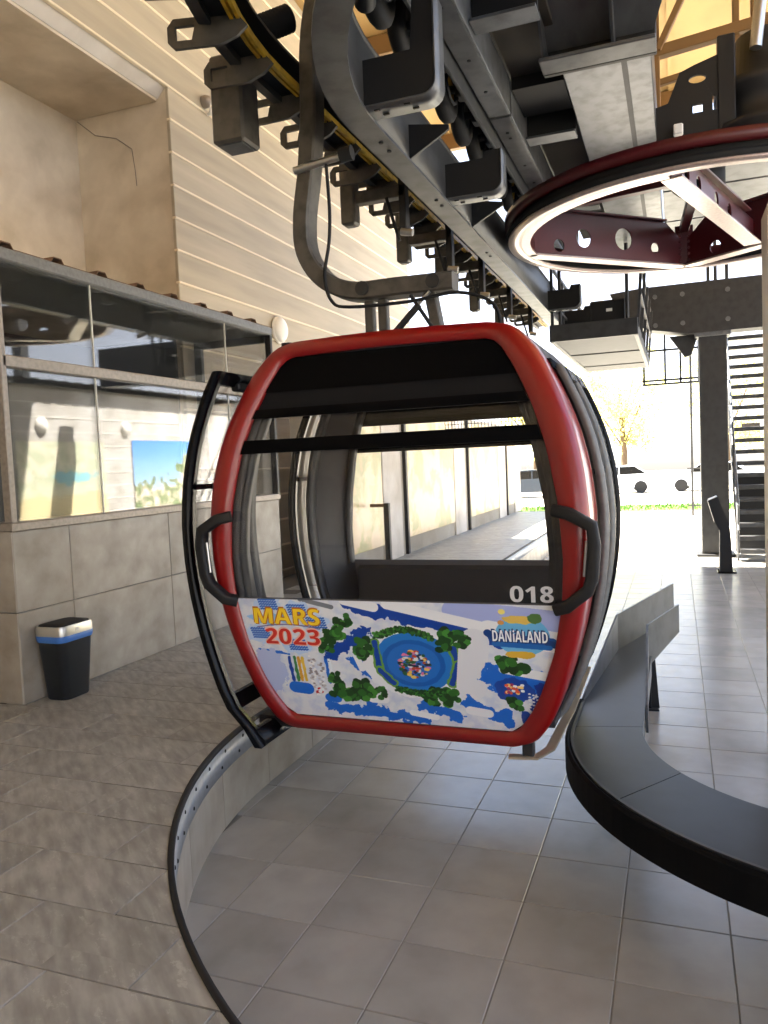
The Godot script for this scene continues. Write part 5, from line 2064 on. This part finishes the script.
	# legs
	for q in [Vector2(-0.26, -6.6), Vector2(-0.3, -5.2), Vector2(2.3, -4.0)]:
		st = S()
		box(st, Vector3(q.x - 0.03, -0.48, q.y - 0.03), Vector3(q.x + 0.03, y - 0.008, q.y + 0.03), 0.005)
		var lg = part(t, "leg", st, M.dark_paint)
		st = S()
		box(st, Vector3(q.x - 0.07, -0.49, q.y - 0.06), Vector3(q.x + 0.09, -0.478, q.y + 0.06), 0.003)
		part(lg, "foot_plate", st, M.grey_paint)
	st = S()
	extr(st, PackedVector2Array([Vector2(-0.24, -0.48), Vector2(-0.17, -0.48), Vector2(-0.2, -0.02), Vector2(-0.24, -0.02)]), Transform3D(Basis(), Vector3(0, 0, -6.62)), 0.02)
	part(t, "leg_web", st, M.grey_paint)

# ---------------------------------------------------------------- outside
func build_car(at, turn, col, label):
	var t = thing("parked_car", label, "car", at, "parked cars beyond the terrace")
	t.rotation.y = turn
	var paint = mat(col, 0.25)
	var sec = func(z0, w, y0, y1): return null
	var side = PackedVector2Array([Vector2(-2.1, 0.35), Vector2(-2.15, 0.62), Vector2(-2.0, 0.86), Vector2(-1.1, 0.95), Vector2(-0.45, 1.42), Vector2(1.1, 1.45), Vector2(1.75, 1.0), Vector2(2.1, 0.9), Vector2(2.15, 0.4), Vector2(1.8, 0.28), Vector2(-1.8, 0.28)])
	var st = S()
	extr(st, side, Transform3D(Basis(), Vector3(0, 0, -0.82)), 1.64)
	var o = MeshInstance3D.new()
	var add = func(called, s, m):
		s.generate_normals()
		var q = MeshInstance3D.new()
		q.name = called
		q.mesh = s.commit()
		q.material_override = m
		t.add_child(q, true)
	add.call("body", st, paint)
	o.free()
	for s in [-1, 1]:
		st = S()
		extr(st, PackedVector2Array([Vector2(-0.95, 0.98), Vector2(-0.42, 1.36), Vector2(0.25, 1.38), Vector2(0.25, 0.98)]), Transform3D(Basis(), Vector3(0, 0, s * 0.825)), 0.008 * s)
		add.call("side_window", st, M.black)
		st = S()
		extr(st, PackedVector2Array([Vector2(0.32, 0.98), Vector2(0.32, 1.38), Vector2(1.05, 1.39), Vector2(1.6, 1.02)]), Transform3D(Basis(), Vector3(0, 0, s * 0.825)), 0.008 * s)
		add.call("side_window", st, M.black)
	for x in [-1.35, 1.35]:
		for s in [-1, 1]:
			st = S(true)
			rod(st, Vector3(x, 0.32, s * 0.68), Vector3(x, 0.32, s * 0.84), 0.32, 20)
			add.call("wheel", st, M.rubber)
	st = S()
	quad(st, Vector3(-1.12, 0.97, -0.7), Vector3(-0.49, 1.41, -0.68), Vector3(-0.49, 1.41, 0.68), Vector3(-1.12, 0.97, 0.7), Vector3(-1, 1, 0))
	for i in 1: pass
	add.call("windscreen", st, M.black)
	t.get_node("windscreen").position = Vector3(-0.012, 0.012, 0)

func build_tree(at, h, seed_, label):
	var t = thing("tree", label, "tree", at, "sunlit trees beyond the terrace")
	rng.seed = seed_
	var st = S(true)
	tube(st, [at, at + Vector3(0.1, h * 0.3, 0), at + Vector3(-0.1, h * 0.62, 0.1)], 0.16, 8)
	part(t, "trunk", st, M.bark)
	st = S()
	for i in 5:
		var a = rng.randf() * TAU
		tube(st, [at + Vector3(0, h * 0.35, 0), at + Vector3(cos(a) * h * 0.2, h * rng.randf_range(0.55, 0.8), sin(a) * h * 0.2)], 0.05, 5)
	part(t, "branches", st, M.bark)
	st = S()
	var cl = []
	for i in 16:
		cl.append([Vector3(rng.randf_range(-1, 1) * h * 0.28, h * rng.randf_range(0.35, 0.92), rng.randf_range(-1, 1) * h * 0.28), h * rng.randf_range(0.08, 0.15)])
	for i in 2600:
		var c = cl[i % cl.size()]
		var d = Vector3(rng.randfn(), rng.randfn(), rng.randfn()) * c[1] * 0.6
		var p = at + c[0] + d
		var u = Vector3(rng.randfn(), rng.randfn(), rng.randfn()).normalized() * 0.13
		var v = u.cross(Vector3(rng.randfn(), rng.randfn(), rng.randfn())).normalized() * 0.07
		quad(st, p - u, p + v, p + u, p - v, u.cross(v))
	part(t, "foliage", st, M.leaf, "", "stuff")

func build_outside():
	build_car(Vector3(-7.4, -0.53, -41.0), 0.15, Color8(40, 52, 66), "dark blue parked car seen through the cabin window")
	build_car(Vector3(-3.2, -0.53, -43.0), 0.1, Color8(226, 230, 236), "pale silver parked car right of the cabin in the glare")
	build_car(Vector3(1.6, -0.53, -43.5), -0.1, Color8(206, 212, 220), "grey parked car nearest the column in the glare")
	var i = 0
	for q in [[-16.0, -50.0, 8.0, "left of the parked cars"], [-9.5, -56.0, 9.0, "behind the dark blue car"], [-3.2, -52.0, 7.0, "behind the pale silver car"], [3.0, -54.0, 8.0, "behind the grey car"], [-4.0, -64.0, 11.0, "tallest, farthest back"]]:
		build_tree(Vector3(q[0], -0.53, q[1]), q[2], 100 + i, "yellow green sunlit tree %s" % q[3])
		i += 1
	var p = thing("sign_pole", "thin dark pole with two short cross bars in the bright exit", "pole", Vector3(0.45, -0.53, -27.0))
	var st = S(true)
	rod(st, Vector3(0.45, -0.53, -27.0), Vector3(0.45, 4.6, -27.0), 0.04)
	part(p, "post", st, M.mid_paint)
	for y in [-0.2, 1.0]:
		st = S()
		bar(st, Vector3(0.3, y, -27.0), Vector3(0.75, y, -27.0), 0.04, 0.04)
		part(p, "cross_bar", st, M.mid_paint)
	# queue barrier on the platform behind the cabin
	var b = thing("queue_barrier", "dark queue barrier post with a red brown top rail on the platform", "barrier", Vector3(-4.2, 0, -10.6))
	st = S()
	box(st, Vector3(-4.15, 0, -11.05), Vector3(-4.07, 1.0, -10.97), 0.006)
	part(b, "post", st, M.mid_paint)
	st = S()
	box(st, Vector3(-4.38, 0.94, -11.03), Vector3(-4.15, 0.99, -10.99), 0.006)
	part(b, "top_rail", st, M.brown)
	st = S()
	box(st, Vector3(-4.19, 0, -11.1), Vector3(-4.03, 0.012, -10.92), 0.003)
	part(b, "foot_plate", st, M.mid_paint)

# ---------------------------------------------------------------- camera, light, order of building
var cam: Camera3D

func _ready():
	cam = Camera3D.new()
	cam.name = "camera"
	cam.position = Vector3(0, 1.61, 0)
	cam.rotation_degrees = Vector3(-3.62, 20.7, -2.47)
	cam.fov = rad_to_deg(2.0 * atan(512.0 / 780.0))
	cam.near = 0.05
	cam.far = 400.0
	add_child(cam)
	cam.current = true
	var we = WorldEnvironment.new()
	we.name = "environment"
	var env = Environment.new()
	var sky = Sky.new()
	var sm = ProceduralSkyMaterial.new()
	sm.sky_top_color = Color(0.6, 0.7, 0.86)
	sm.sky_horizon_color = Color(0.95, 0.95, 0.95)
	sm.sky_curve = 0.18
	sm.ground_bottom_color = Color(0.5, 0.48, 0.45)
	sm.ground_horizon_color = Color(0.75, 0.73, 0.7)
	sm.sky_energy_multiplier = 1.2
	sky.sky_material = sm
	env.background_mode = Environment.BG_SKY
	env.sky = sky
	env.background_energy_multiplier = 1.0
	env.tonemap_mode = Environment.TONE_MAPPER_LINEAR
	env.tonemap_exposure = 2.75
	env.sdfgi_enabled = true
	env.ssao_enabled = true
	env.ssil_enabled = true
	we.environment = env
	add_child(we)
	var sun = DirectionalLight3D.new()
	sun.name = "sun"
	sun.light_color = Color(1.0, 0.97, 0.92)
	sun.light_energy = 7.5
	sun.light_angular_distance = 0.6
	sun.shadow_enabled = true
	sun.sky_mode = DirectionalLight3D.SKY_MODE_LIGHT_ONLY
	add_child(sun)
	sun.look_at_from_position(Vector3(-0.45, 0.85, -0.2) * 10.0, Vector3.ZERO, Vector3(0, 0, 1))

	make_materials()
	build_ground()
	build_pit()
	build_platform()
	build_walls()
	build_booth()
	build_cabin()
	build_guide()
	build_track()
	build_conveyor()
	build_wheel()
	build_far_machinery()
	build_bin()
	build_outside()
